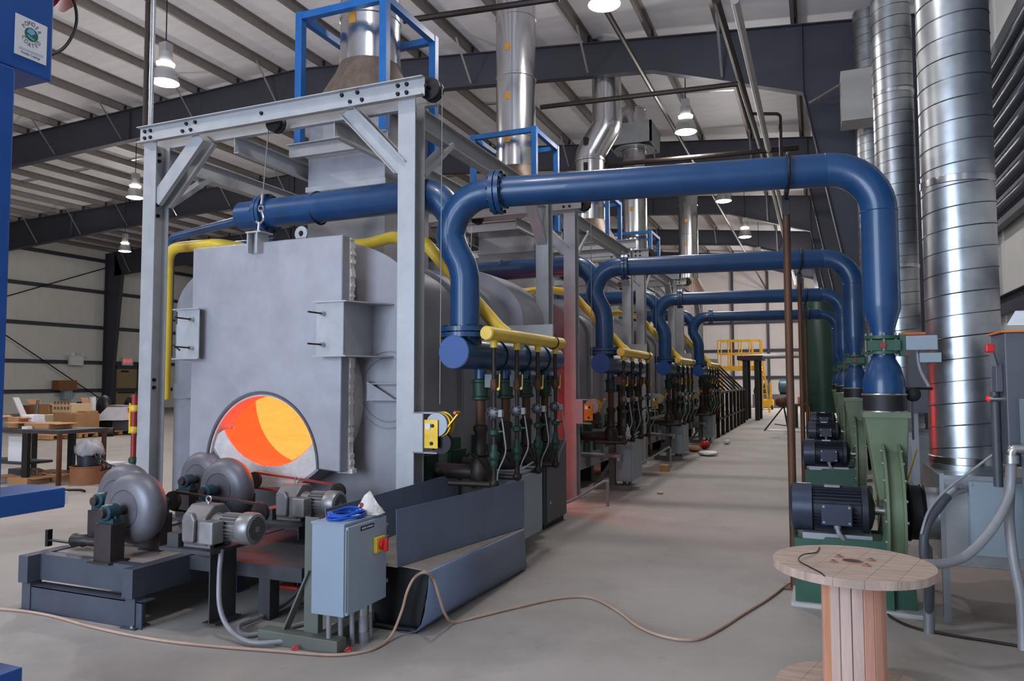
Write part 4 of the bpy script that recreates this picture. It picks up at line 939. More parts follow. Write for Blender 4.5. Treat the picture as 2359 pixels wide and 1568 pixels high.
# ================================================================== FOREGROUND
# ---- wooden cable spool
sx, sy, ST, SR = .145, 4.45, .72, .405
sp = thing('cable_spool', 'empty wooden cable spool standing on end as a table in the right foreground', 'cable spool', (sx, sy, 0))
def disc(z0, z1, name):
    # top made of boards cut to a circle
    edges = [-.405, -.27, -.13, .01, .15, .28, .405]
    for a, b_ in zip(edges, edges[1:]):
        a2, b2 = a+.0004, b_-.0004; n = 8; poly = []
        for k in range(n+1):
            x = a2+(b2-a2)*k/n; poly.append((sx+x*.96+ .28*sqrt(max(0, SR**2-x*x)), sy-x*.28+.96*sqrt(max(0, SR**2-x*x))))
        for k in range(n, -1, -1):
            x = a2+(b2-a2)*k/n; poly.append((sx+x*.96-.28*sqrt(max(0, SR**2-x*x)), sy-x*.28-.96*sqrt(max(0, SR**2-x*x))))
        MB().prismZ(poly, z0, z1-random.uniform(0, .001)).build('board', 'wood_top', sp, smooth=30, bevel=.0012)
disc(ST-.045, ST, 'top'); disc(0, .045, 'bottom')
MB().cyl((sx, sy, ST-.002), (sx, sy, ST+.0015), .048, n=24).build('centre_hole', 'black', sp)
MB().torus((sx, sy, ST+.001), (0, 0, 1), .05, .004, 24, 6).build('hole_rim', 'wood_d', sp)
ns = 17; rb = .148
for i in range(ns):
    a = 2*pi*i/ns; w_ = 2*rb*math.tan(pi/ns)*.96
    d = V((cos(a), sin(a), 0)); t_ = V((-sin(a), cos(a), 0)); c_ = V((sx, sy, 0))+d*(rb+random.uniform(-.003, .003))
    MB().beam(c_+V((0, 0, .045)), c_+V((0, 0, ST-.045)), .018, w_, d).build('stave', random.choice(['wood_a', 'wood_b', 'wood_b', 'wood_c', 'wood_a', 'wood_d']), sp, smooth=0, bevel=.002)
for i in range(4):
    a = .6+pi/2*i
    bolts(sp, [(sx+.115*cos(a), sy+.10*sin(a), ST)], (0, 0, 1), .012, .012, 'steel_bright')
    MB().lathe([(.03, 0), (.022, .004)], (sx+.115*cos(a), sy+.10*sin(a), ST-.001), (0, 0, 1), 14).build('washer', 'wood_d', sp)
pw = smooth_path([P(1888, 1260, Z=ST+.004), P(1880, 1272, Z=ST+.006), P(1850, 1277, Z=ST+.02), P(1840, 1290, Z=ST+.012), P(1865, 1305, Z=ST+.006), P(1890, 1318, Z=ST+.004), P(1899, 1326, Z=ST+.002)], 5)
MB().tube(pw, .0035, 6).build('loose_wire', 'bolt', label='bent black wire lying on the wooden spool top', cat='wire')
# ---- tan air hose over the floor
hp = [(-60, 1398, 0), (40, 1405, 0), (120, 1418, 0), (200, 1440, 0), (300, 1462, 0), (400, 1478, 0), (520, 1490, 0), (640, 1499, 0), (740, 1507, 0), (800, 1506, 0), (860, 1494, 0), (900, 1465, .02)]
pts = [P(x, y, Z=.012+z) for x, y, z in hp]
pts += [P(925, 1408, Y=4.36), P(938, 1362, Y=4.37), P(955, 1330, Y=4.41), P(978, 1318, Z=.455), P(998, 1333, X=-2.415), P(1012, 1375, X=-2.40), P(1025, 1413, X=-2.39), P(1046, 1433, Z=.014)]
pts += [P(x, y, Z=.012) for x, y in [(1100, 1420), (1200, 1396), (1290, 1377), (1360, 1376), (1420, 1405), (1470, 1442), (1530, 1466), (1600, 1473), (1655, 1450), (1710, 1415), (1770, 1378), (1815, 1345), (1850, 1330)]]
for p in pts: p.z = max(p.z, .012)
MB().tube(smooth_path(pts, 6), .0095, 8).build('air_hose', 'hose_tan', label='thin tan hose snaking across the floor and over the sheet metal', cat='hose')
MB().tube(smooth_path([P(x, y, Z=.012) for x, y in [(2030, 1402), (2060, 1425), (2110, 1446), (2200, 1464), (2290, 1478), (2400, 1496)]], 5), .009, 8).build('floor_cable', 'black_pipe', label='thin dark cable on the floor behind the spool running off to the right', cat='cable')
# ---- bent sheet-metal troughs
TH = .006
def sheet(prof, y0, y1, name, m, parent=None, **k):
    """prof: list of (x, z, x_back, z_back): a bent sheet swept from y0 to y1"""
    n = len(prof); vs = []
    for (x0, z0, x1, z1, yy0, yy1) in prof: vs += [(x0, yy0, z0), (x1, yy1, z1)]
    b = MB().add(vs, [(2*i, 2*i+1, 2*i+3, 2*i+2) for i in range(n-1)])
    o = b.build(name, m, parent, smooth=(50 if len(prof) > 4 else 0), fixn=False, **k)
    so = o.modifiers.new('thickness', 'SOLIDIFY'); so.thickness = TH; so.offset = 0
    return o
tu = thing('sheet_metal_trough', 'open-topped dark blue steel trough lying on the curled sheet', 'sheet metal', (-2.9, 5.4, .42))
sheet([(-2.66, .83, -2.50, .80, 4.36, 6.30), (-2.655, .62, -2.50, .60, 4.36, 6.30), (-2.65, .452, -2.50, .375, 4.36, 6.30)], 0, 0, 'aisle_side', 'sheet_steel', tu)
sheet([(-2.65, .45, -2.50, .378, 4.36, 6.30), (-2.8, .455, -2.8, .39, 4.36, 6.42), (-3.22, .46, -3.22, .42, 4.36, 6.42)], 0, 0, 'bottom', 'sheet_dusty', tu)
sheet([(-3.22, .46, -3.22, .42, 4.36, 6.42), (-3.24, .80, -3.24, .82, 4.36, 6.42)], 0, 0, 'furnace_side', 'sheet_steel', tu)
ts = thing('curled_sheet', 'curled dark blue steel sheet on the floor under the trough', 'sheet metal', (-2.7, 5.3, 0))
tp = [(-3.3, .445, -3.3, .375), (-2.62, .44, -2.56, .372), (-2.45, .428, -2.505, .368)]
sd = [(-2.45, .428, -2.505, .368), (-2.435, .415, -2.495, .355), (-2.445, .30, -2.485, .25), (-2.47, .15, -2.475, .12), (-2.495, .07, -2.47, .05), (-2.54, .02, -2.47, .02), (-2.60, .006, -2.49, .006), (-2.66, .005, -2.52, .005)]
sheet([(a, b_, c_, d, 4.42, 6.28) for a, b_, c_, d in tp], 0, 0, 'top_face', 'sheet_dusty', ts)
sheet([(a, b_, c_, d, 4.42, 6.28) for a, b_, c_, d in sd], 0, 0, 'curled_side', 'sheet_steel', ts)
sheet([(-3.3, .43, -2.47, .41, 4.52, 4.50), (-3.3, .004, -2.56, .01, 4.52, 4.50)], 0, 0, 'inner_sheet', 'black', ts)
rp = MB()
MB().tube([P(842, 1435, Z=.02), P(960, 1452, Z=.02)], .018, 10).build('short_pipe', 'bolt', label='short dark pipe lying on the floor at the mouth of the curled sheet', cat='pipe')
# ---- control box on stand
cx0, cx1, cy0, cy1, cz0, cz1 = -3.0, -2.755, 3.9, 4.36, .235, .80
bxx = thing('control_box', 'pale blue-grey control box with red rotary switch on an olive stand', 'control box', (-2.95, 4.0, 0))
bd = MB().box(cx0, cx1, cy0, cy1, cz0, cz1).build('enclosure', 'box_blue', bxx, smooth=0, bevel=.006)
dd = MB().box(cx1, cx1+.022, cy0+.012, cy1-.002, cz0+.01, cz1-.012).build('door', 'box_blue', bd, smooth=0, bevel=.005)
MB().box(cx0-.006, cx1+.006, cy0-.004, cy1+.006, cz1, cz1+.01).build('rain_lip', 'box_blue', bd, smooth=0)
MB().tube([(cx1+.012, cy0+.006, cz0+.03), (cx1+.012, cy0+.006, cz1-.03)], .007, 8).build('hinge', 'galv_dull', bd)
for z in (cz0+.12, cz1-.16, cz1-.08): MB().box(cx1+.005, cx1+.03, cy1-.002, cy1+.016, z-.012, z+.012).build('latch', 'steel_bright', bd, smooth=0)
a, b_ = P(858, 1255, X=cx1+.022), P(882, 1255, X=cx1+.022)
ym, zm = (a.y+b_.y)/2, P(868, 1253, X=cx1+.022).z
sw = MB().box(cx1+.022, cx1+.05, ym-.055, ym+.05, zm-.05, zm+.05).build('switch_plate', 'yellow', dd, smooth=0, bevel=.005)
MB().lathe([(.036, 0), (.034, .02), (.02, .024)], (cx1+.05, ym, zm), (1, 0, 0), 20).box(cx1+.07, cx1+.10, ym-.013, ym+.013, zm-.042, zm+.042).build('rotary_handle', 'red', sw, bevel=.006)
na, nb = P(831, 1218, X=cx1+.023), P(861, 1211, X=cx1+.023)
np_ = MB().box(cx1+.0225, cx1+.0245, na.y, nb.y, na.z-.014, na.z+.014).build('name_plate', 'black', dd, smooth=0)
L = nb.y-na.y; k = 0
for grp in (5, 7):
    for i in range(grp):
        y = na.y+L*(.08+.068*k); k += 1
        MB().box(cx1+.0246, cx1+.0252, y, y+L*.045, na.z-.006, na.z+.006).build('engraved_character', 'white', np_, smooth=0)
    k += .6
MB().ext(Cc(.11, .05, .006), (-3.06, 3.98, .02), (-3.06, 3.98, .82), (1, 0, 0)).build('stand_post', 'stand_olive', bxx, smooth=0)
MB().box(-3.42, -2.80, 3.90, 4.0, 0, .085).build('stand_foot', 'stand_olive', bxx, smooth=0, bevel=.004)
MB().box(-3.02, -2.92, 4.0, 4.55, 0, .085).build('stand_foot', 'stand_olive', bxx, smooth=0)
MB().beam((-3.27, 3.99, .07), (-3.07, 3.99, .48), .012, .07, (1, 0, 0)).build('stand_brace', 'stand_olive', bxx, smooth=0)
for i, (px, r) in enumerate(((778, .016), (803, .016), (822, .016), (842, .03), (862, .018))):
    x = cx0+.10+.035*(i % 3) if i < 3 else cx1-.04; yy = cy0+.05+.075*i
    MB().tube([(x, yy, cz0), (x+.005, yy-.005, cz0-.10), (x+.012, yy-.01, .0)], r, 12).build('conduit', 'conduit', bxx)
    if i > 2: MB().cyl((x, yy, cz0-.06), (x, yy, cz0), r*1.25, n=10).cyl((x+.01, yy-.01, .0), (x+.01, yy-.01, .07), r*1.3, n=10).build('conduit_fitting', 'galv', bxx)
# blue cable coil, white cloth and red connector on the box
cc = MB()
for i in range(9):
    r = .125+random.uniform(-.016, .014)
    ph = random.uniform(0, 6)
    cc.tube([(-2.885+r*.82*cos(ph+a)+.004*i % .02, 4.10+r*1.15*sin(ph+a), .816+.0045*i+.006*sin(3*a+i)) for a in [2*pi*k/28 for k in range(29)]], .006, 6)
cc.build('cable_coil', 'cable_blue', label='coiled bright blue cable on top of the control box', cat='cable')
ct = MB(); n = 12
vs = [(-2.83, 4.30, .96)]
for j, (r, z) in enumerate(((.03, .93), (.055, .88), (.085, .83), (.105, .812))):
    for i in range(n):
        a = 2*pi*i/n; k = 1+random.uniform(-.2, .25)
        vs.append((-2.83+r*k*cos(a), 4.29+r*k*sin(a), z+random.uniform(-.006, .006) if z > .82 else .812))
fs = [(0, 1+i, 1+(i+1) % n) for i in range(n)]+[(1+j*n+i, 1+(j+1)*n+i, 1+(j+1)*n+(i+1) % n, 1+j*n+(i+1) % n) for j in range(3) for i in range(n)]
ct.add(vs, fs).build('crumpled_cloth', 'fibre', label='peaked white crumpled cloth on the control box', cat='cloth', smooth=60)
MB().lathe([(.018, 0), (.022, .01), (.02, .035), (.01, .04)], (-2.865, 4.235, .865), (1, .4, 0), 12).build('red_plug', 'red_dull', label='small dark red plug on the blue cable coil', cat='plug')
for (px, py, lab) in ((677, 1497, 'small red tape curl on the floor at the stand foot'), (800, 1500, 'flat red tag on the floor below the control box'),):
    q = P(px, py, Z=.01)
    MB().tube(smooth_path([q+V((-.02, 0, .0)), q+V((0, .015, .02)), q+V((.03, 0, .012)), q+V((0, -.01, .004))], 4), .006, 6).build('red_tape', 'red', label=lab, cat='tape')
q = P(672, 1352, Z=.01)
MB().box(q.x-.12, q.x+.1, q.y-.05, q.y+.05, 0, .03).build('red_rag', 'red_dull', label='dark red scrap on the floor under the roller stand', cat='scrap', bevel=.01)
# conduits from gear motor to stand
MB().tube(smooth_path([P(510, 1265, Y=3.95), P(505, 1330, Y=3.92), P(507, 1400, Y=3.88), P(530, 1450, Y=3.86), P(575, 1478, Z=.03), P(640, 1478, Z=.03), V((-3.15, 4.02, .03))], 6), .017, 10).build('motor_conduit', 'conduit', label='grey flexible conduit curving from the front gear motor to the floor', cat='conduit')
MB().tube(smooth_path([P(700, 1350, Z=.12), P(650, 1395, Z=.03), P(590, 1425, Z=.03), P(552, 1442, Z=.03), P(570, 1462, Z=.02), P(640, 1450, Z=.02), P(700, 1435, Z=.02)], 6), .016, 10).build('floor_conduit', 'conduit', label='grey flexible conduit doubled back on the floor behind the control box', cat='conduit')

# ---- roller stand
rs = thing('roller_stand', 'low slate-grey steel roller stand in front of the nearest furnace', 'roller stand', (-4.9, 4.5, 0))
XL0, XR0, YF, YK = -5.55, -4.38, 3.75, 5.4
MB().ext(Cc(.19, .08, .012), (XR0-.101, YF+.1, .312), (XL0+.101, YF+.1, .312), (0, 0, 1)).build('front_rail', 'stand_steel', rs, smooth=0)
for x in (XR0-.1, XL0): MB().box(x, x+.10, YF, YK, .21, .41).build('side_rail', 'stand_steel', rs, smooth=0, bevel=.004)
MB().box(XL0+.1, XR0-.1, 3.98, 4.30, .36, .40).build('deck_plate', 'sheet_dusty', rs, smooth=0)
MB().box(XL0+.1, XR0-.1, 4.30, YK-.01, .37, .395).build('deck_plate', 'stand_dark', rs, smooth=0)
MB().box(-5.48, -4.33, 3.79, 3.80, 0, .185).box(-5.48, -4.33, 3.79, 3.90, .177, .187).build('front_apron', 'stand_steel', rs, smooth=0)
for y in (3.78, 4.75, 5.3):
    for x in (XL0+.05, XR0-.05):
        MB().box(x-.045, x+.045, y, y+.09, 0, .22).build('leg', 'stand_steel', rs, smooth=0)
        MB().box(x-.07, x+.07, y-.02, y+.11, 0, .012).build('foot_plate', 'stand_steel', rs, smooth=0)
bolts(rs, [(XR0-.02, 3.775, .012)], (0, 0, 1), .014, .02, 'steel_bright')
ra = MB().box(XR0-.0, -3.35, 4.25, 5.3, .30, .40).build('motor_deck', 'stand_dark', rs, smooth=0)
for y in (4.28, 5.2): MB().box(-3.75, -3.65, y, y+.1, 0, .30).build('leg', 'stand_dark', rs, smooth=0)
# rear cross beams seen dark under the furnace mouth
MB().box(-6.1, -3.4, 5.3, 5.42, .25, .42).build('rear_beam', 'stand_dark', rs, smooth=0)
WZ = .75
RW = .272
def roller(x, y, label, r=RW):
    t = thing('drum_roller', label, 'roller', (x, y, .4), group='rounded steel rollers on the stand')
    prof = [(.02, -.098), (.135, -.104), (.139, -.098), (.146, -.104), (.19, -.098), (.225, -.082), (.25, -.058), (.266, -.028), (.272, .0), (.268, .03), (.25, .07), (.215, .098), (.16, .112), (.02, .115)]
    MB().lathe([(a*r/.272, b_) for a, b_ in prof], (x, y, WZ), (0, 1, 0), 40).build('wheel', 'roller', t)
    MB().torus((x, y-.102, WZ), (0, 1, 0), .128, .003, 32, 6).build('weld_ring', 'roller', t)
    MB().cyl((x, y-.30, WZ), (x, y+.30, WZ), .035, n=16).build('shaft', 'pedestal', t)
    for s in (-1, 1):
        yb = y+s*.215
        bg = MB().lathe([(.05, -.055), (.06, -.045), (.06, .045), (.05, .055)], (x, yb, WZ), (0, 1, 0), 18).box(x-.075, x+.075, yb-.035, yb+.035, WZ-.075, WZ-.04).box(x-.05, x+.05, yb-.035, yb+.035, WZ-.05, WZ+.0).build('bearing_block', 'bearing', t)
        bolts(bg, [(x-.06, yb, WZ-.04), (x+.06, yb, WZ-.04)], (0, 0, 1), .012, .02)
        MB().box(x-.085, x+.085, yb-.06, yb+.06, .40, WZ-.075).build('pedestal', 'pedestal', t, smooth=0, bevel=.004)
        MB().box(x-.11, x+.11, yb-.09, yb+.09, .396, .41).build('pedestal_plate', 'pedestal', t, smooth=0)
    return t
roller(-4.80, 4.12, 'front right steel roller wheel of the stand')
roller(-5.36, 4.50, 'front left steel roller wheel of the stand, behind the front right one')
roller(-4.90, 5.16, 'rear right steel roller wheel of the stand, under the glowing mouth')
roller(-5.62, 5.62, 'rear left steel roller wheel of the stand, mostly hidden')
# gear motors
def gearmotor(x, y, z, label):
    t = thing('gear_motor', label, 'gear motor', (x, y, z-.15), group='gear motors on the roller stand')
    MB().prismX([(y-.11, z-.13), (y-.12, z+.06), (y-.04, z+.135), (y+.06, z+.135), (y+.12, z+.07), (y+.11, z-.13)], x-.14, x+.07).build('gearbox', 'gear_grey', t, smooth=0, bevel=.012)
    MB().prismY([(x-.115, z-.11), (x-.12, z+.04), (x-.09, z+.09), (x-.03, z+.09), (x+.0, z+.04), (x-.01, z-.11)], y-.145, y-.11).build('side_cover', 'gear_grey', t, smooth=0, bevel=.012)
    MB().lathe([(.09, 0), (.075, .06), (.085, .07)], (x+.07, y, z-.01), (1, 0, 0), 20).build('adapter', 'motor_alu', t)
    MB().cyl((x+.14, y, z-.01), (x+.30, y, z-.01), .078, n=24).build('motor_body', 'gear_grey', t)
    f_ = MB()
    for k in range(22):
        a = 2*pi*k/22; d = V((0, cos(a), sin(a))); o_ = V((0, y, z-.01))
        f_.beam(V((x+.14, 0, 0))+o_+d*.086, V((x+.30, 0, 0))+o_+d*.086, .02, .005, d)
    f_.build('cooling_fins', 'motor_alu', t, smooth=0)
    MB().lathe([(.105, 0), (.108, .01), (.108, .09), (.100, .105), (.085, .11)], (x+.30, y, z-.01), (1, 0, 0), 28).build('fan_cowl', 'motor_alu', t)
    g = MB().ring((x+.411, y, z-.01), (1, 0, 0), .012, .086, .002, 28).build('fan_grille', 'motor_alu', t)
    h_ = MB()
    for i in range(-6, 7):
        for j in range(-6, 7):
            if .02 < sqrt((i*.0125)**2+(j*.0125)**2) < .078: h_.box(x+.413, x+.4138, y+i*.0125-.0042, y+i*.0125+.0042, z-.01+j*.0125-.0042, z-.01+j*.0125+.0042)
    h_.build('grille_holes', 'black', g, kind='stuff', smooth=0)
    MB().box(x+.08, x+.20, y-.19, y-.08, z-.10, z+.05).build('terminal_box', 'motor_alu', t, smooth=0, bevel=.01)
    MB().torus((x-.02, y, z+.165), (0, 1, 0), .022, .006, 16, 6).tube([(x-.02, y, z+.13), (x-.02, y, z+.15)], .008, 8).build('eye_bolt', 'steel_bright', t)
    for yy in (y-.09, y+.07): MB().box(x-.15, x+.09, yy, yy+.035, z-.15, z-.125).build('mounting_foot', 'gear_grey', t, smooth=0)
    return t
g1 = P(485, 1205, Y=4.0); gearmotor(g1.x, 4.0, g1.z, 'front aluminium gear motor with round fan grille on the stand')
g2 = P(688, 1152, Y=5.0); gearmotor(g2.x, 5.0, g2.z, 'rear aluminium gear motor half hidden behind the control box')
for gx, gy, gz, lab in ((g1.x, 4.0, g1.z, 'steel plate shelf under the front gear motor'), (g2.x, 5.0, g2.z, 'steel plate shelf under the rear gear motor')):
    sh = thing('motor_shelf', lab, 'shelf', (gx, gy, gz-.2), group='gear motor shelves')
    MB().box(gx-.30, gx+.16, gy-.16, gy+.3, gz-.175, gz-.15).build('plate', 'stand_dark', sh, smooth=0)
    MB().box(gx-.26, gx-.16, gy-.13, gy+.12, gz-.15, gz-.06).build('stop_block', 'stand_dark', sh, smooth=0)
    MB().ext(II(gz-.175-.02, .12, .01), (gx, gy+.0, (gz-.175)/2+.01), (gx, gy+.25, (gz-.175)/2+.01), (0, 0, 1)).build('pedestal', 'stand_dark', sh, smooth=0)
# drive chains: sprocket on roller shaft and red guard bars
def chain(x0, y0, x1, z0, z1, lab, col):
    t = thing('drive_chain', lab, 'chain drive', (x0, y0, .6))
    for x, z in ((x0, z0), (x1, z1)): MB().lathe([(.03, 0), (.075, .0), (.075, .03), (.03, .03)], (x, y0, z), (0, 1, 0), 22).build('sprocket', 'pedestal', t)
    for s in (-1, 1): MB().beam((x0, y0+.015, z0+s*.07), (x1, y0+.015, z1+s*.06), .018, .02).build('chain_run', col, t, smooth=0)
    return t
chain(-4.80, 4.46, g1.x+.02, WZ, g1.z, 'black drive chain from the front roller shaft to the front gear motor', 'black')
chain(-4.90, 5.50, g2.x+.02, WZ+.03, g2.z, 'red drive chain from the rear roller shaft to the rear gear motor', 'red_dull')
# rusty clutter on the stand
sc_ = thing('scrap_fitting', 'black pipe fitting with a bracket lying on the roller stand', 'pipe fitting', (-5.3, 4.1, .4))
q = P(170, 1243, Z=.47)
MB().lathe([(.05, 0), (.055, .02), (.045, .06), (.05, .10), (.03, .16)], q, (1, .1, 0), 14).build('fitting', 'black', sc_)
MB().beam(q+V((-.28, 0, -.02)), q+V((.05, .05, -.04)), .012, .04).box(q.x-.30, q.x-.27, q.y-.02, q.y+.02, .40, .53).build('bracket', 'bolt', sc_, smooth=0)
MB().tube([q+V((.15, 0, 0)), q+V((.34, .1, -.01))], .03, 10).build('pipe_stub', 'pedestal', sc_)

# ---- blue machine column at the left picture edge
XK = -3.4
bmn = thing('blue_jib_column', 'bright blue steel machine column with arm at the left picture edge', 'machine column', (XK-.2, 2.0, 0))
yc = P(35, 210, X=XK).y; yb = P(10, 1400, X=XK).y
yE = P(122, 100, X=XK).y; zE0, zE1 = P(122, 190, X=XK).z, 3.75
MB().box(XK-.35, XK-.001, yc-.45, yc, 0, zE0).build('column', 'blue_machine', bmn, smooth=0, bevel=.008)
hb = MB().box(XK-.45, XK+.0, yc-.5, yE, zE0, zE1).build('head_box', 'blue_machine', bmn, smooth=0, bevel=.008)
ya = P(150, 1145, X=XK).y
za0, za1 = P(150, 1168, X=XK).z, P(150, 1122, X=XK).z
ar = MB().box(XK-.30, XK+.002, yc-.3, ya, za0, za1).build('arm', 'blue_machine', bmn, smooth=0, bevel=.006)
MB().box(XK-.30, XK+.004, ya, ya+.012, za0+.015, za1-.02).build('arm_end_cap', 'white', ar, smooth=0)
MB().box(XK-.4, XK+.02, yc-.6, P(35, 1545, X=XK).y+.02, 0, P(30, 1540, X=XK).z).build('lower_bracket', 'blue_machine', bmn, smooth=0, bevel=.004)
sg = thing('coating_label', 'white square sticker lettered powder coated on the blue machine head', 'sticker', (XK+.003, yc, 3.2))
A, B_, D_ = P(36, 29, X=XK+.003), P(109, 62, X=XK+.003), P(36, 123, X=XK+.003)
yl0, yl1, zl0, zl1 = A.y, B_.y, D_.z, (A.z+B_.z)/2
MB().box(XK+.001, XK+.004, yl0, yl1, zl0, zl1).build('sticker', 'white', sg, smooth=0)
Wd, Hd = yl1-yl0, zl1-zl0; yc_, zc_ = (yl0+yl1)/2, zl0+Hd*.62
Rt = M.Rotation(pi/2, 4, 'Z') @ M.Rotation(pi/2, 4, 'X')
sc2 = Hd
def put(txt, y, z, size, ang=0, m='text_dark'): text_mesh(txt, size, 'lettering', m, sg, M.Translation((XK+.0045, y, z)) @ Rt @ M.Rotation(ang, 4, 'Z') @ M.Scale(Wd/Hd, 4, (1, 0, 0)), .0002)
rr = Hd*.275
for i, ch in enumerate('POWDER'):
    a = rad(150-24*i); put(ch, yc_+rr*cos(a)*Wd/Hd, zc_+rr*sin(a), Hd*.145, a-pi/2)
for i, ch in enumerate('COATED'):
    a = rad(210+24*i); put(ch, yc_+rr*cos(a)*Wd/Hd, zc_+rr*sin(a), Hd*.145, a+pi/2)
MB().lathe([(Hd*.17, 0), (Hd*.17, .0004)], (XK+.0042, yc_, zc_), (1, 0, 0), 28).build('globe', 'logo_green', sg)
MB().prismX([(yc_-Hd*.12, zc_+Hd*.03), (yc_+Hd*.0, zc_-Hd*.02), (yc_+Hd*.10, zc_+Hd*.06), (yc_+Hd*.05, zc_+Hd*.14), (yc_-Hd*.06, zc_+Hd*.14)], XK+.0046, XK+.005).prismX([(yc_-Hd*.11, zc_-Hd*.02), (yc_+Hd*.09, zc_-Hd*.10), (yc_+Hd*.06, zc_-Hd*.13), (yc_-Hd*.08, zc_-Hd*.08)], XK+.0046, XK+.005).build('globe_art', 'logo_sky', sg, smooth=0)
put('Powder Coatings', yc_, zl0+Hd*.10, Hd*.085)
for k in (.20, .165): MB().box(XK+.004, XK+.0045, yl0+Wd*.12, yl1-Wd*.1, zl0+Hd*k, zl0+Hd*(k+.012)).build('small_print', 'logo_sky', sg, smooth=0)
hr = thing('hose_reel', 'red hose reel behind the blue machine head with a loop of black hose', 'hose reel', (XK-.1, yE+.1, 3.0))
q = P(140, -35, X=XK-.2)
MB().lathe([(.03, -.05), (.11, -.05), (.13, -.03), (.05, -.02), (.05, .02), (.13, .03), (.11, .05), (.03, .05)], q, (0.2, 1, 0), 24).build('reel', 'red', hr)
MB().tube(smooth_path([P(150, -40, X=XK-.1), P(172, 10, X=XK-.1), P(176, 50, X=XK-.1), P(165, 85, X=XK-.1), P(145, 112, X=XK-.1), P(118, 126, X=XK-.1)], 6), .008, 8).build('hose', 'black', hr)
# conduit pair rising beside the left gantry post
vp = thing('vertical_pipe', 'pair of shiny vertical pipes rising from the left end of the front gantry', 'pipe', (-6.5, 5.85, 4.4))
for px in (334, 347):
    q = P(px, 280, Y=5.9)
    MB().tube([(q.x, 5.9, 4.38), (q.x, 5.9, ztop(q.x)+.215)], .027, 12).build('pipe', 'black_pipe' if px == 334 else 'galv', vp)
# ================================================================== BACKGROUND LEFT: table, cartons, pallets
def carton(px0, px1, yt, yb, zb, m, label, depth=.7, name='carton', group='cartons at the back left', flap=False, Y=None, tape=True, up=False):
    if Y is None: a, b_ = P(px0, yb, Z=zb), P(px1, yb, Z=zb)
    else: a, b_ = P(px0, yb, Y=Y), P(px1, yb, Y=Y)
    t_ = P(px0, yt, Y=a.y); h = t_.z-zb if Y is None else t_.z-a.z; z0 = zb if Y is None else a.z
    if Y is not None and not up: h += z0-.145; z0 = .145
    y = (a.y+b_.y)/2 if Y is None else Y
    x0, x1 = P(px0, yb, Y=y).x, P(px1, yb, Y=y).x
    t = thing(name, label, 'box', ((x0+x1)/2, y, z0), group=group)
    dp = depth*(x1-x0)
    MB().box(x0, x1, y, y+dp, z0, z0+h).build('body', m, t, smooth=0)
    if tape: MB().box((x0+x1)/2-.03*(x1-x0), (x0+x1)/2+.03*(x1-x0), y-.004, y+dp, z0+h, z0+h+.004).build('tape', 'card_pale', t, smooth=0)
    if flap:
        MB().beam((x0, y, z0+h), (x0-.35*(x1-x0), y, z0+h+.2*h), .01, dp*.9).build('flap', m, t, smooth=0)
        MB().beam((x1, y+dp/2, z0+h), (x1+.3*(x1-x0), y+dp/2, z0+h-.1*h), .01, dp*.9).build('flap', m, t, smooth=0)
    return t
# work table
ta, tb_ = P(-40, 992, Z=.9), P(137, 992, Z=.9)
ty = tb_.y
tbl = thing('work_table', 'dark steel work table half hidden behind the blue column', 'table', (tb_.x-1, ty+.5, 0))
MB().box(P(-60, 992, Y=ty).x, tb_.x, ty, ty+.9, .84, .90).build('table_top', 'stand_dark', tbl, smooth=0)
MB().box(P(-60, 992, Y=ty).x, tb_.x-.9, ty+.05, ty+.55, .30, .34).build('shelf', 'stand_dark', tbl, smooth=0)
for x, w_, m in ((tb_.x-.03, .05, 'rust_pipe'), (P(58, 992, Y=ty).x, .14, 'black'), (P(-30, 992, Y=ty).x, .08, 'black')):
    for y in (ty+.03, ty+.85): MB().box(x-w_/2, x+w_/2, y-.03, y+.03, 0, .84).build('leg', m, tbl, smooth=0)
carton(17, 42, 961, 985, .9, 'card', 'brown carton with white label nearest the blue column on the work table', flap=True)
carton(55, 112, 975, 987, .9, 'card', 'low open brown carton at the right end of the work table', flap=True)
carton(50, 76, 955, 984, .9, 'paper', 'pale grey carton standing on the work table', tape=False)
carton(50, 62, 982, 988, .9, 'paper', 'small white packet at the front of the work table', name='packet')
sh = P(86, 981, Z=.9)
MB().ball((sh.x, sh.y, .98), .14, .12, .08, 12, 7, .15).build('crumpled_wrap', 'plastic_wrap', label='crumpled clear wrap on the work table', cat='wrap')
carton(18, 56, 1005, 1062, .34, 'white', 'white board leaning on the shelf under the work table', .05, 'white_board', tape=False)
# pallet loads further back, about 15 m away
YP = 15.6
def pallet(px0, px1, py, label):
    a, b_ = P(px0, py, Z=0), P(px1, py, Z=0); y = (a.y+b_.y)/2; x0, x1 = P(px0, py, Y=y).x, P(px1, py, Y=y).x
    t = thing('pallet', label, 'pallet', ((x0+x1)/2, y, 0), group='wooden pallets at the back left')
    for k in range(3): MB().box(x0, x1, y+.55*k, y+.1+.55*k, .02, .12).build('stringer', 'wood_raw', t, smooth=0)
    n = 7
    for k in range(n): xx = x0+(x1-x0-.12)*k/(n-1); MB().box(xx, xx+.12, y-.02, y+1.22, .12, .145).build('deck_board', 'wood_raw', t, smooth=0)
    return t
pallet(118, 182, 1008, 'wooden pallet under the big cartons'); pallet(184, 240, 1004, 'wooden pallet under the dark steel pipes'); pallet(60, 116, 1013, 'wooden pallet half behind the work table')
pc = P(180, 1000, Z=.3)
for k, (p0_, p1_, y_, lab) in enumerate(((128, 262, 994, 'long dark steel pipe lying on the pallets, front one'), (160, 282, 990, 'long dark steel pipe lying on the pallets, rear one'))):
    MB().tube([P(p0_, y_+3, Z=.14 if k == 0 else .09), P(p1_, y_, Z=.14 if k == 0 else .09)], .14 if k == 0 else .09, 10).build('steel_pipe', 'black_pipe', label=lab, cat='pipe', group='steel pipes on the pallets')
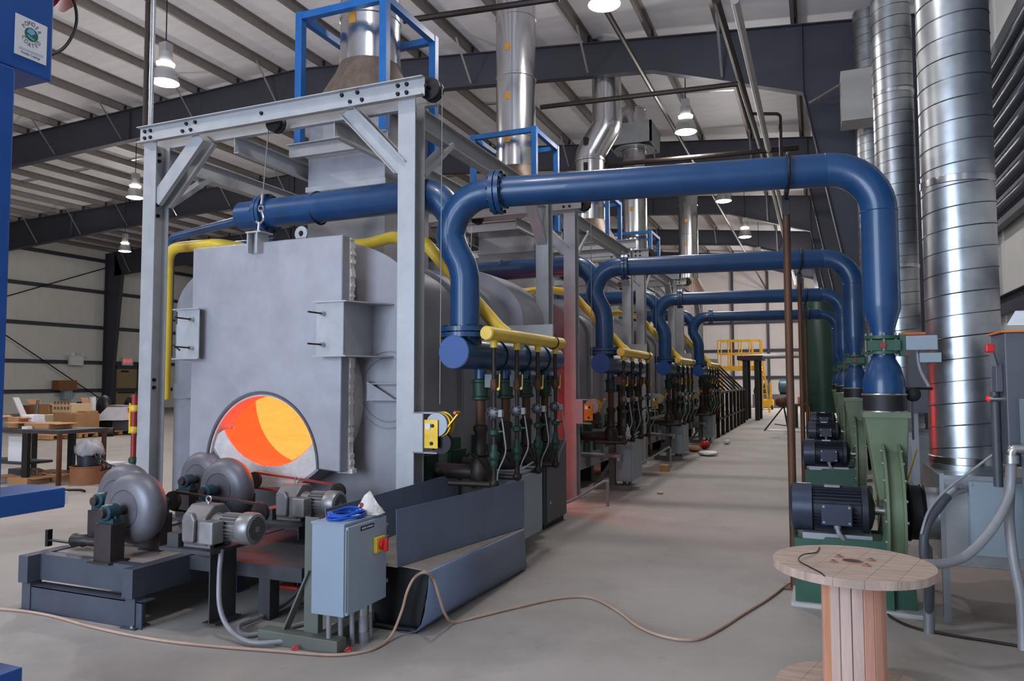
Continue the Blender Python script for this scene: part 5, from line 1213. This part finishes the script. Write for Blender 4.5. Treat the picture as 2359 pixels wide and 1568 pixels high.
def far(px0, px1, yt, yb, m, label, Y, depth=.8, **k): return carton(px0, px1, yt, yb, 0, m, label, depth, Y=Y, **k)
far(122, 174, 952, 985, 'card', 'large brown carton in the middle of the pallet load', 15.9)
far(174, 199, 946, 980, 'card', 'brown carton with green strap at the right of the pallet load', 16.3)
far(80, 122, 955, 978, 'card_pale', 'pinkish pale carton left of the large brown carton', 16.2)
far(42, 78, 933, 956, 'card_dark', 'brown carton at the back left of the pallet load', 17.0)
far(82, 111, 930, 955, 'card', 'upright brown carton behind the pale one', 17.2, flap=True)
cr = far(120, 165, 930, 950, 'card_pale', 'cream slotted crate tilted on the large brown carton', 16.1, name='slotted_crate', tape=False, up=True)
for i in range(5):
    bb = cr.children[0].bound_box; w_ = bb[4][0]-bb[0][0]
    for zz in (.1, .27): o = MB().box(*(lambda X: (X, X+w_*.09))(cr.location.x+bb[0][0]+w_*(.1+.17*i)), cr.location.y-.012, cr.location.y+.01, cr.location.z+zz, cr.location.z+zz+.09).build('slot', 'card_dark', cr, smooth=0)
carton(200, 252, 1066, 1103, 0, 'paper', 'large grey-white carton on the floor behind the fibre drum', .6)
carton(85, 120, 1085, 1105, 0, 'card_dark', 'low brown carton on the floor beside the fibre drum', .7, flap=True)
carton(104, 136, 1092, 1108, 0, 'card', 'small open carton in front of the fibre drum', .7, flap=True)
carton(16, 62, 1100, 1114, 0, 'card', 'flattened open carton on the floor by the blue column', .8, flap=True)
carton(18, 46, 1080, 1098, 0, 'cab_dark', 'dark grey case on the floor under the work table', .8, tape=False)
# fibre drum with black bucket and tarp
q0, q1 = P(136, 1116, Z=0), P(214, 1116, Z=0); dc = (q0+q1)/2; drr = (q1-q0).length/2*.92
dm = thing('fibre_drum', 'wide brown fibre drum on the floor behind the rollers', 'drum', (dc.x, dc.y, 0))
hh = P(175, 1076, Y=dc.y).z
MB().lathe([(drr, 0), (drr, hh), (drr-.03, hh), (drr-.03, .05)], (dc.x, dc.y+.2, 0), (0, 0, 1), 28).build('drum_wall', 'card_dark', dm)
MB().torus((dc.x, dc.y+.2, hh), (0, 0, 1), drr, .012, 28, 6).build('drum_rim', 'card_dark', dm)
MB().lathe([(drr*.62, 0), (drr*.68, .25), (drr*.68, .26)], (dc.x+.02, dc.y+.2, hh-.05), (0, 0, 1), 24).build('bucket', 'motor_black', label='dark blue bucket set in the brown fibre drum', cat='bucket')
tm = MB().ball((0, 0, 0), 1, 1, 1, 30, 14)
for v in tm.v:
    a = math.atan2(v.y, v.x); k = 1+.10*sin(3*a+1+4*v.z)+.07*sin(7*a+3*v.z)+.05*sin(11*a-5*v.z)
    v.x, v.y, v.z = dc.x+.05+v.x*k*drr*.95, dc.y+.2+v.y*k*drr*.75, hh+.26+max(v.z, -.4)*.17*k
tm.build('tarp_bundle', 'tarp', label='crumpled grey plastic tarp heaped on the bucket', cat='tarp', smooth=70)
hw = MB()
for k in range(4):
    a = .3*k
    hw.tube(smooth_path([(dc.x+drr*.4, dc.y+.2, hh+.12+.05*k), (dc.x+drr*1.1+.1*k, dc.y+.1, hh+.2-.04*k), (dc.x+drr*1.6+.1*k, dc.y+.15, hh+.02), (dc.x+drr*1.2, dc.y+.2, hh-.06)], 5), .012, 6)
hw.build('loose_hose', 'black', label='loops of thin black hose hanging off the fibre drum', cat='hose')
MB().tube(smooth_path([P(150, 1128, Z=.02), P(185, 1128, Z=.02), P(195, 1131, Z=.02)], 4), .018, 6).build('floor_rod', 'bolt', label='short dark rod on the floor right of the blue arm', cat='rod')
# galvanised hopper, tyres, red case, planks
hp_ = thing('sheet_hopper', 'shiny galvanised pyramid hopper upside down on a dark case', 'hopper', P(245, 968, Y=17))
a, b_, c_, d_ = P(216, 968, Y=17), P(279, 968, Y=17), P(264, 938, Y=17), P(228, 938, Y=17)
MB().add([a, b_, b_+V((0, 1, 0)), a+V((0, 1, 0)), d_+V((0, .3, 0)), c_+V((0, .3, 0)), c_+V((0, .7, 0)), d_+V((0, .7, 0))], [(0, 1, 5, 4), (1, 2, 6, 5), (2, 3, 7, 6), (3, 0, 4, 7), (4, 5, 6, 7), (0, 3, 2, 1)]).build('hopper', 'tin', hp_, smooth=0)
MB().box(d_.x, c_.x, 17.3, 17.7, d_.z, d_.z+.06).build('top_flange', 'galv', hp_, smooth=0)
far(214, 252, 969, 1000, 'black', 'black case under the shiny hopper', 17.1, tape=False, name='dark_case')
far(254, 316, 969, 1000, 'cab_dark', 'grey steel box right of the shiny hopper', 17.2, tape=False, name='steel_box')
q = P(240, 931, Y=18.5); MB().torus(V((q.x, q.y, .62)), (.5, 1, 0), .45, .17, 24, 10).build('tyre', 'rubber', label='black tyre behind the shiny hopper', cat='tyre')
q = P(304, 932, Y=18.5); MB().torus(V((q.x, q.y, .62)), (.5, 1, 0), .45, .17, 24, 10).build('tyre', 'rubber', label='black tyre beside the left gantry post', cat='tyre')
far(294, 313, 939, 953, 'red', 'small red case beside the left gantry post', 17.4, tape=False, up=True, name='red_case')
a, b_ = P(194, 916, Y=17.5), P(217, 985, Y=16.6); MB().beam(a, b_, .03, .22).build('plank', 'wood_d', label='brown plank leaning against the pallet load', cat='plank', smooth=0)
a, b_ = P(214, 914, Y=17.3), P(214, 965, Y=17.3); MB().beam(a, b_, .1, .14).build('white_post', 'white', label='short pale blue-white post behind the leaning plank', cat='post', smooth=0)
a, b_ = P(36, 916, Y=16.5), P(75, 1004, Y=16.5); MB().beam(a, b_, .05, .2).build('white_plank', 'white', label='white plank sticking up from the cartons', cat='plank', smooth=0)
a, b_ = P(88, 922, Y=16.4), P(82, 955, Y=16.2); MB().tube([a, b_], .04, 8).build('upright_rod', 'conduit_dark', label='dark rod standing up among the cartons', cat='rod')
far(176, 196, 925, 948, 'black', 'dark machine part piled behind the cartons', 17.4, tape=False, name='machine_part')
wb = P(147, 887, X=XL+.35); MB().box(XL+.15, XL+.7, wb.y-.55, wb.y+.55, wb.z-.28, wb.z+.28).build('shelf_carton', 'card_dark', label='brown carton on the left wall girt', cat='box', smooth=0)
wb = P(154, 905, X=XL+.35); MB().box(XL+.15, XL+.5, wb.y-.25, wb.y+.25, wb.z-.35, wb.z+.35).build('wall_box', 'box_blue', label='pale blue box on the left wall below the brown carton', cat='box', smooth=0)
# red and yellow valve post seen left of the left gantry post
vpst = thing('valve_manifold', 'slim rusty pipe stack with yellow valves left of the gantry post', 'pipe', (-6.95, 6.1, 0))
q = P(308, 1000, Y=6.3)
MB().tube([(q.x, 6.3, .3), (q.x, 6.3, 1.55)], .03, 10).build('pipe', 'red_dull', vpst)
for z in (.75, 1.1, 1.35): MB().lathe([(.03, 0), (.05, .02), (.05, .06), (.03, .08)], (q.x, 6.3, z), (0, 0, 1), 10).build('valve', 'valve_green' if z < 1 else 'yellow', vpst)
MB().box(q.x-.05, q.x-.03, 6.27, 6.29, 1.1, 1.45).build('lever', 'yellow', vpst, smooth=0)
MB().box(q.x-.08, q.x+.08, 6.22, 6.38, 0, .3).build('foot', 'stand_dark', vpst, smooth=0)
# ================================================================== FAR END OF THE AISLE
rk = thing('tube_rack', 'black steel rack of upright posts with slanting bars past the fourth furnace', 'rack', (-3.6, 25, 0))
YR = [22.8+1.2*i for i in range(8)]
for y in YR:
    MB().box(-2.86, -2.76, y, y+.10, 0, 1.32).build('post', 'black_pipe', rk, smooth=0)
    MB().beam((-2.81, y+.05, 1.30), (-3.8, y+.05, 2.32), .07, .07).build('slanting_bar', 'black_pipe', rk, smooth=0)
    MB().box(-3.85, -3.75, y, y+.1, 0, 2.32).build('post', 'black_pipe', rk, smooth=0)
MB().box(-2.87, -2.75, YR[0], YR[-1]+.1, 1.30, 1.36).box(-2.84, -2.78, YR[0], YR[-1]+.1, .5, .56).build('rail', 'black_pipe', rk, smooth=0)
MB().box(-3.86, -3.74, YR[0], YR[-1]+.1, 2.29, 2.37).build('rail', 'black_pipe', rk, smooth=0)
bt = thing('black_portal', 'black steel portal table standing past the slanted rack', 'portal', (-2.9, 33.8, 0))
zt = P(1725, 829, Y=33).z
xa_, xb_ = P(1717, 900, Y=33).x, P(1744, 900, Y=33).x
for x in (xa_, xb_):
    for y in (33.0, 34.6): MB().box(x-.09, x+.09, y-.09, y+.09, 0, zt).build('leg', 'black', bt, smooth=0)
MB().box(xa_-.3, xb_+.25, 32.8, 34.8, zt, zt+.18).build('top', 'black', bt, smooth=0)
a, b_ = P(1720, 822, Y=35.2), V((XR, 35.2, P(1926, 816, Y=35.2).z))
MB().tube([a, b_], .11, 10).build('header_pipe', 'galv_dull', label='pale horizontal pipe crossing the far aisle', cat='pipe')
yp = thing('access_platform', 'yellow steel access platform with railings and ladder at the far end', 'platform', (-4, 43, 0))
YY = 42.5; zd = P(1700, 845, Y=YY).z; zr_ = P(1700, 783, Y=YY).z; x0, x1 = P(1652, 845, Y=YY).x, P(1754, 845, Y=YY).x
MB().box(x0, x1, YY, YY+1.6, zd-.2, zd+.06).build('deck', 'yellow_far', yp, smooth=0)
for y in (YY+.04, YY+1.56):
    for i in range(5):
        x = x0+.05+(x1-x0-.1)*i/4; MB().tube([(x, y, zd), (x, y, zr_)], .035, 8).build('rail_post', 'yellow_far', yp)
    for z in (zr_, (zd+zr_)/2): MB().tube([(x0+.05, y, z), (x1-.05, y, z)], .035, 8).build('rail', 'yellow_far', yp)
for x in (x0+.1, x1-.1):
    for y in (YY+.1, YY+1.5): MB().box(x-.07, x+.07, y-.07, y+.07, 0, zd).build('leg', 'yellow_far', yp, smooth=0)
for x in (x1-.5, x1-.05): MB().beam((x+.5, YY-1.3, 0), (x, YY+.0, zr_), .05, .08).build('ladder_rail', 'yellow_far', yp, smooth=0)
for i in range(9):
    f = (i+.6)/14.5; MB().tube([(x1-.5+.5*(1-f), YY-1.3*(1-f), zr_*f), (x1-.05+.5*(1-f), YY-1.3*(1-f), zr_*f)], .022, 6).build('rung', 'yellow_far', yp)
sl = thing('yellow_lift_cart', 'small yellow lift cart on the floor at the far end', 'cart', (P(1766, 934, Z=0).x*45/52, 45, 0))
q = P(1766, 934, Z=0)*(45/52); q.z = 0
MB().box(q.x-.35, q.x+.35, q.y, q.y+1, .15, .55).build('chassis', 'yellow_far', sl, smooth=0)
MB().box(q.x-.3, q.x-.18, q.y+.1, q.y+.2, .5, 2.0).box(q.x+.18, q.x+.3, q.y+.1, q.y+.2, .5, 1.6).build('mast', 'yellow_far', sl, smooth=0)
for sx_ in (-.3, .3): MB().cyl((q.x+sx_-.05, q.y+.1, .15), (q.x+sx_+.05, q.y+.1, .15), .15, n=12).build('wheel', 'rubber', sl)
cm = thing('blue_compressor', 'blue rounded compressor on a dark skid against the far wall', 'compressor', P(1796, 912, Y=48))
q = P(1797, 912, Y=48)
MB().box(q.x-1.6, q.x+.7, 48, 49, 0, q.z+.1).build('skid', 'cab_dark', cm, smooth=0)
MB().lathe([(.2, 0), (.5, .1), (.52, .6), (.2, .75)], (q.x-.1, 48.5, q.z+.55), (1, 0, 0), 16).build('tank', 'bearing', cm)
for dx in (-1.3, -.8): MB().lathe([(.25, 0), (.3, .2), (.15, .7)], (q.x+dx, 48.5, q.z+.1), (0, 0, 1), 10).build('pump', 'valve_grey', cm)
# pipe vise on tripod and mat
tv = thing('tripod_vise', 'dark red pipe vise on a splayed tripod in the far aisle', 'vise', P(1806, 985, Z=0))
q = P(1806, 960, Y=26.6); yv = 26.6; ztv = P(1806, 925, Y=yv).z
MB().lathe([(.09, -.26), (.17, -.15), (.19, .08), (.10, .22)], (q.x, yv, ztv), (1, 0, .1), 14).build('vise_body', 'rust_pipe', tv)
for fx, fy in ((-.62, -.3), (.18, -.35), (.1, .5)): MB().tube([(q.x, yv, ztv-.15), (q.x+fx, yv+fy, 0)], .025, 6).build('tripod_leg', 'bolt', tv)
MB().tube([(q.x-.3, yv-.1, ztv-.75), (q.x+.1, yv-.1, ztv-.8)], .018, 6).build('tray_bar', 'bolt', tv)
q0 = P(1768, 991, Z=.01)
MB().box(q0.x, q0.x+1.3, q0.y, q0.y+.9, .002, .02).build('white_mat', 'white', label='flat white board on the floor under the tripod vise', cat='board', smooth=0)
wbn = thing('far_workbench', 'dark workbench behind the support poles in the far aisle', 'workbench', P(1848, 975, Z=0))
q = P(1848, 985, Z=0); x0, x1 = P(1832, 985, Y=q.y).x, P(1866, 985, Y=q.y).x; zt = P(1848, 930, Y=q.y).z
MB().box(x0, x1, q.y, q.y+1.4, zt-.08, zt).build('top', 'stand_dark', wbn, smooth=0)
for x in (x0+.05, x1-.05): MB().box(x-.05, x+.05, q.y, q.y+.1, 0, zt-.08).build('leg', 'orange' if x > x0+.1 else 'black', wbn, smooth=0)
MB().box(x0+.1, x0+.3, q.y+.2, q.y+.4, zt, zt+.25).build('grinder', 'orange', wbn, smooth=0)
# small debris in the aisle
def blob(px, py, r, m, lab, cat, name, sq=.6):
    q = P(px, py, Z=0); MB().ball((q.x, q.y, r*sq), r, r, r*sq, 12, 7, .12).build(name, m, label=lab, cat=cat, smooth=60)
blob(1624, 1034, .13, 'red', 'red rounded bag on the floor by the fourth furnace', 'bag', 'red_bag', .8)
blob(1632, 1049, .22, 'white', 'crumpled white rag on the aisle floor by the third furnace', 'rag', 'white_rag', .25)
blob(1600, 1040, .15, 'card', 'torn brown paper on the floor beside the white rag', 'paper', 'torn_paper', .5)
blob(1487, 1068, .06, 'plastic_wrap', 'clear crumpled wrapper on the aisle floor', 'wrapper', 'clear_wrapper', .6)
blob(1521, 1137, .05, 'card_pale', 'small scrap of paper in the aisle by the second furnace', 'paper', 'paper_scrap', .4)
blob(1675, 1023, .09, 'white', 'small white cup lying in the aisle', 'cup', 'white_cup', .7)
carton(1520, 1540, 1071, 1086, 0, 'wood_raw', 'small wooden block on the aisle floor by the second furnace', .8, name='wood_block', tape=False, group='aisle floor pieces')
ft = thing('stub_conduit', 'thin galvanised conduit stub bending up beside the third furnace cabinet', 'conduit', P(1545, 1075, Z=0))
q = P(1545, 1078, Z=0)
MB().tube(fillet([(q.x, q.y, 0), (q.x, q.y, .42), (q.x-.5, q.y-.5, .1)], .03), .018, 8).build('conduit', 'conduit', ft)
q = P(1458, 995, Y=11.3); MB().lathe([(.05, 0), (.055, .05), (.05, .13), (.02, .18), (.02, .21)], (-2.8, 11.45, .812), (0, 0, 1), 12).build('water_jug', 'plastic_wrap', label='clear plastic bottle on the second burner cabinet', cat='bottle')
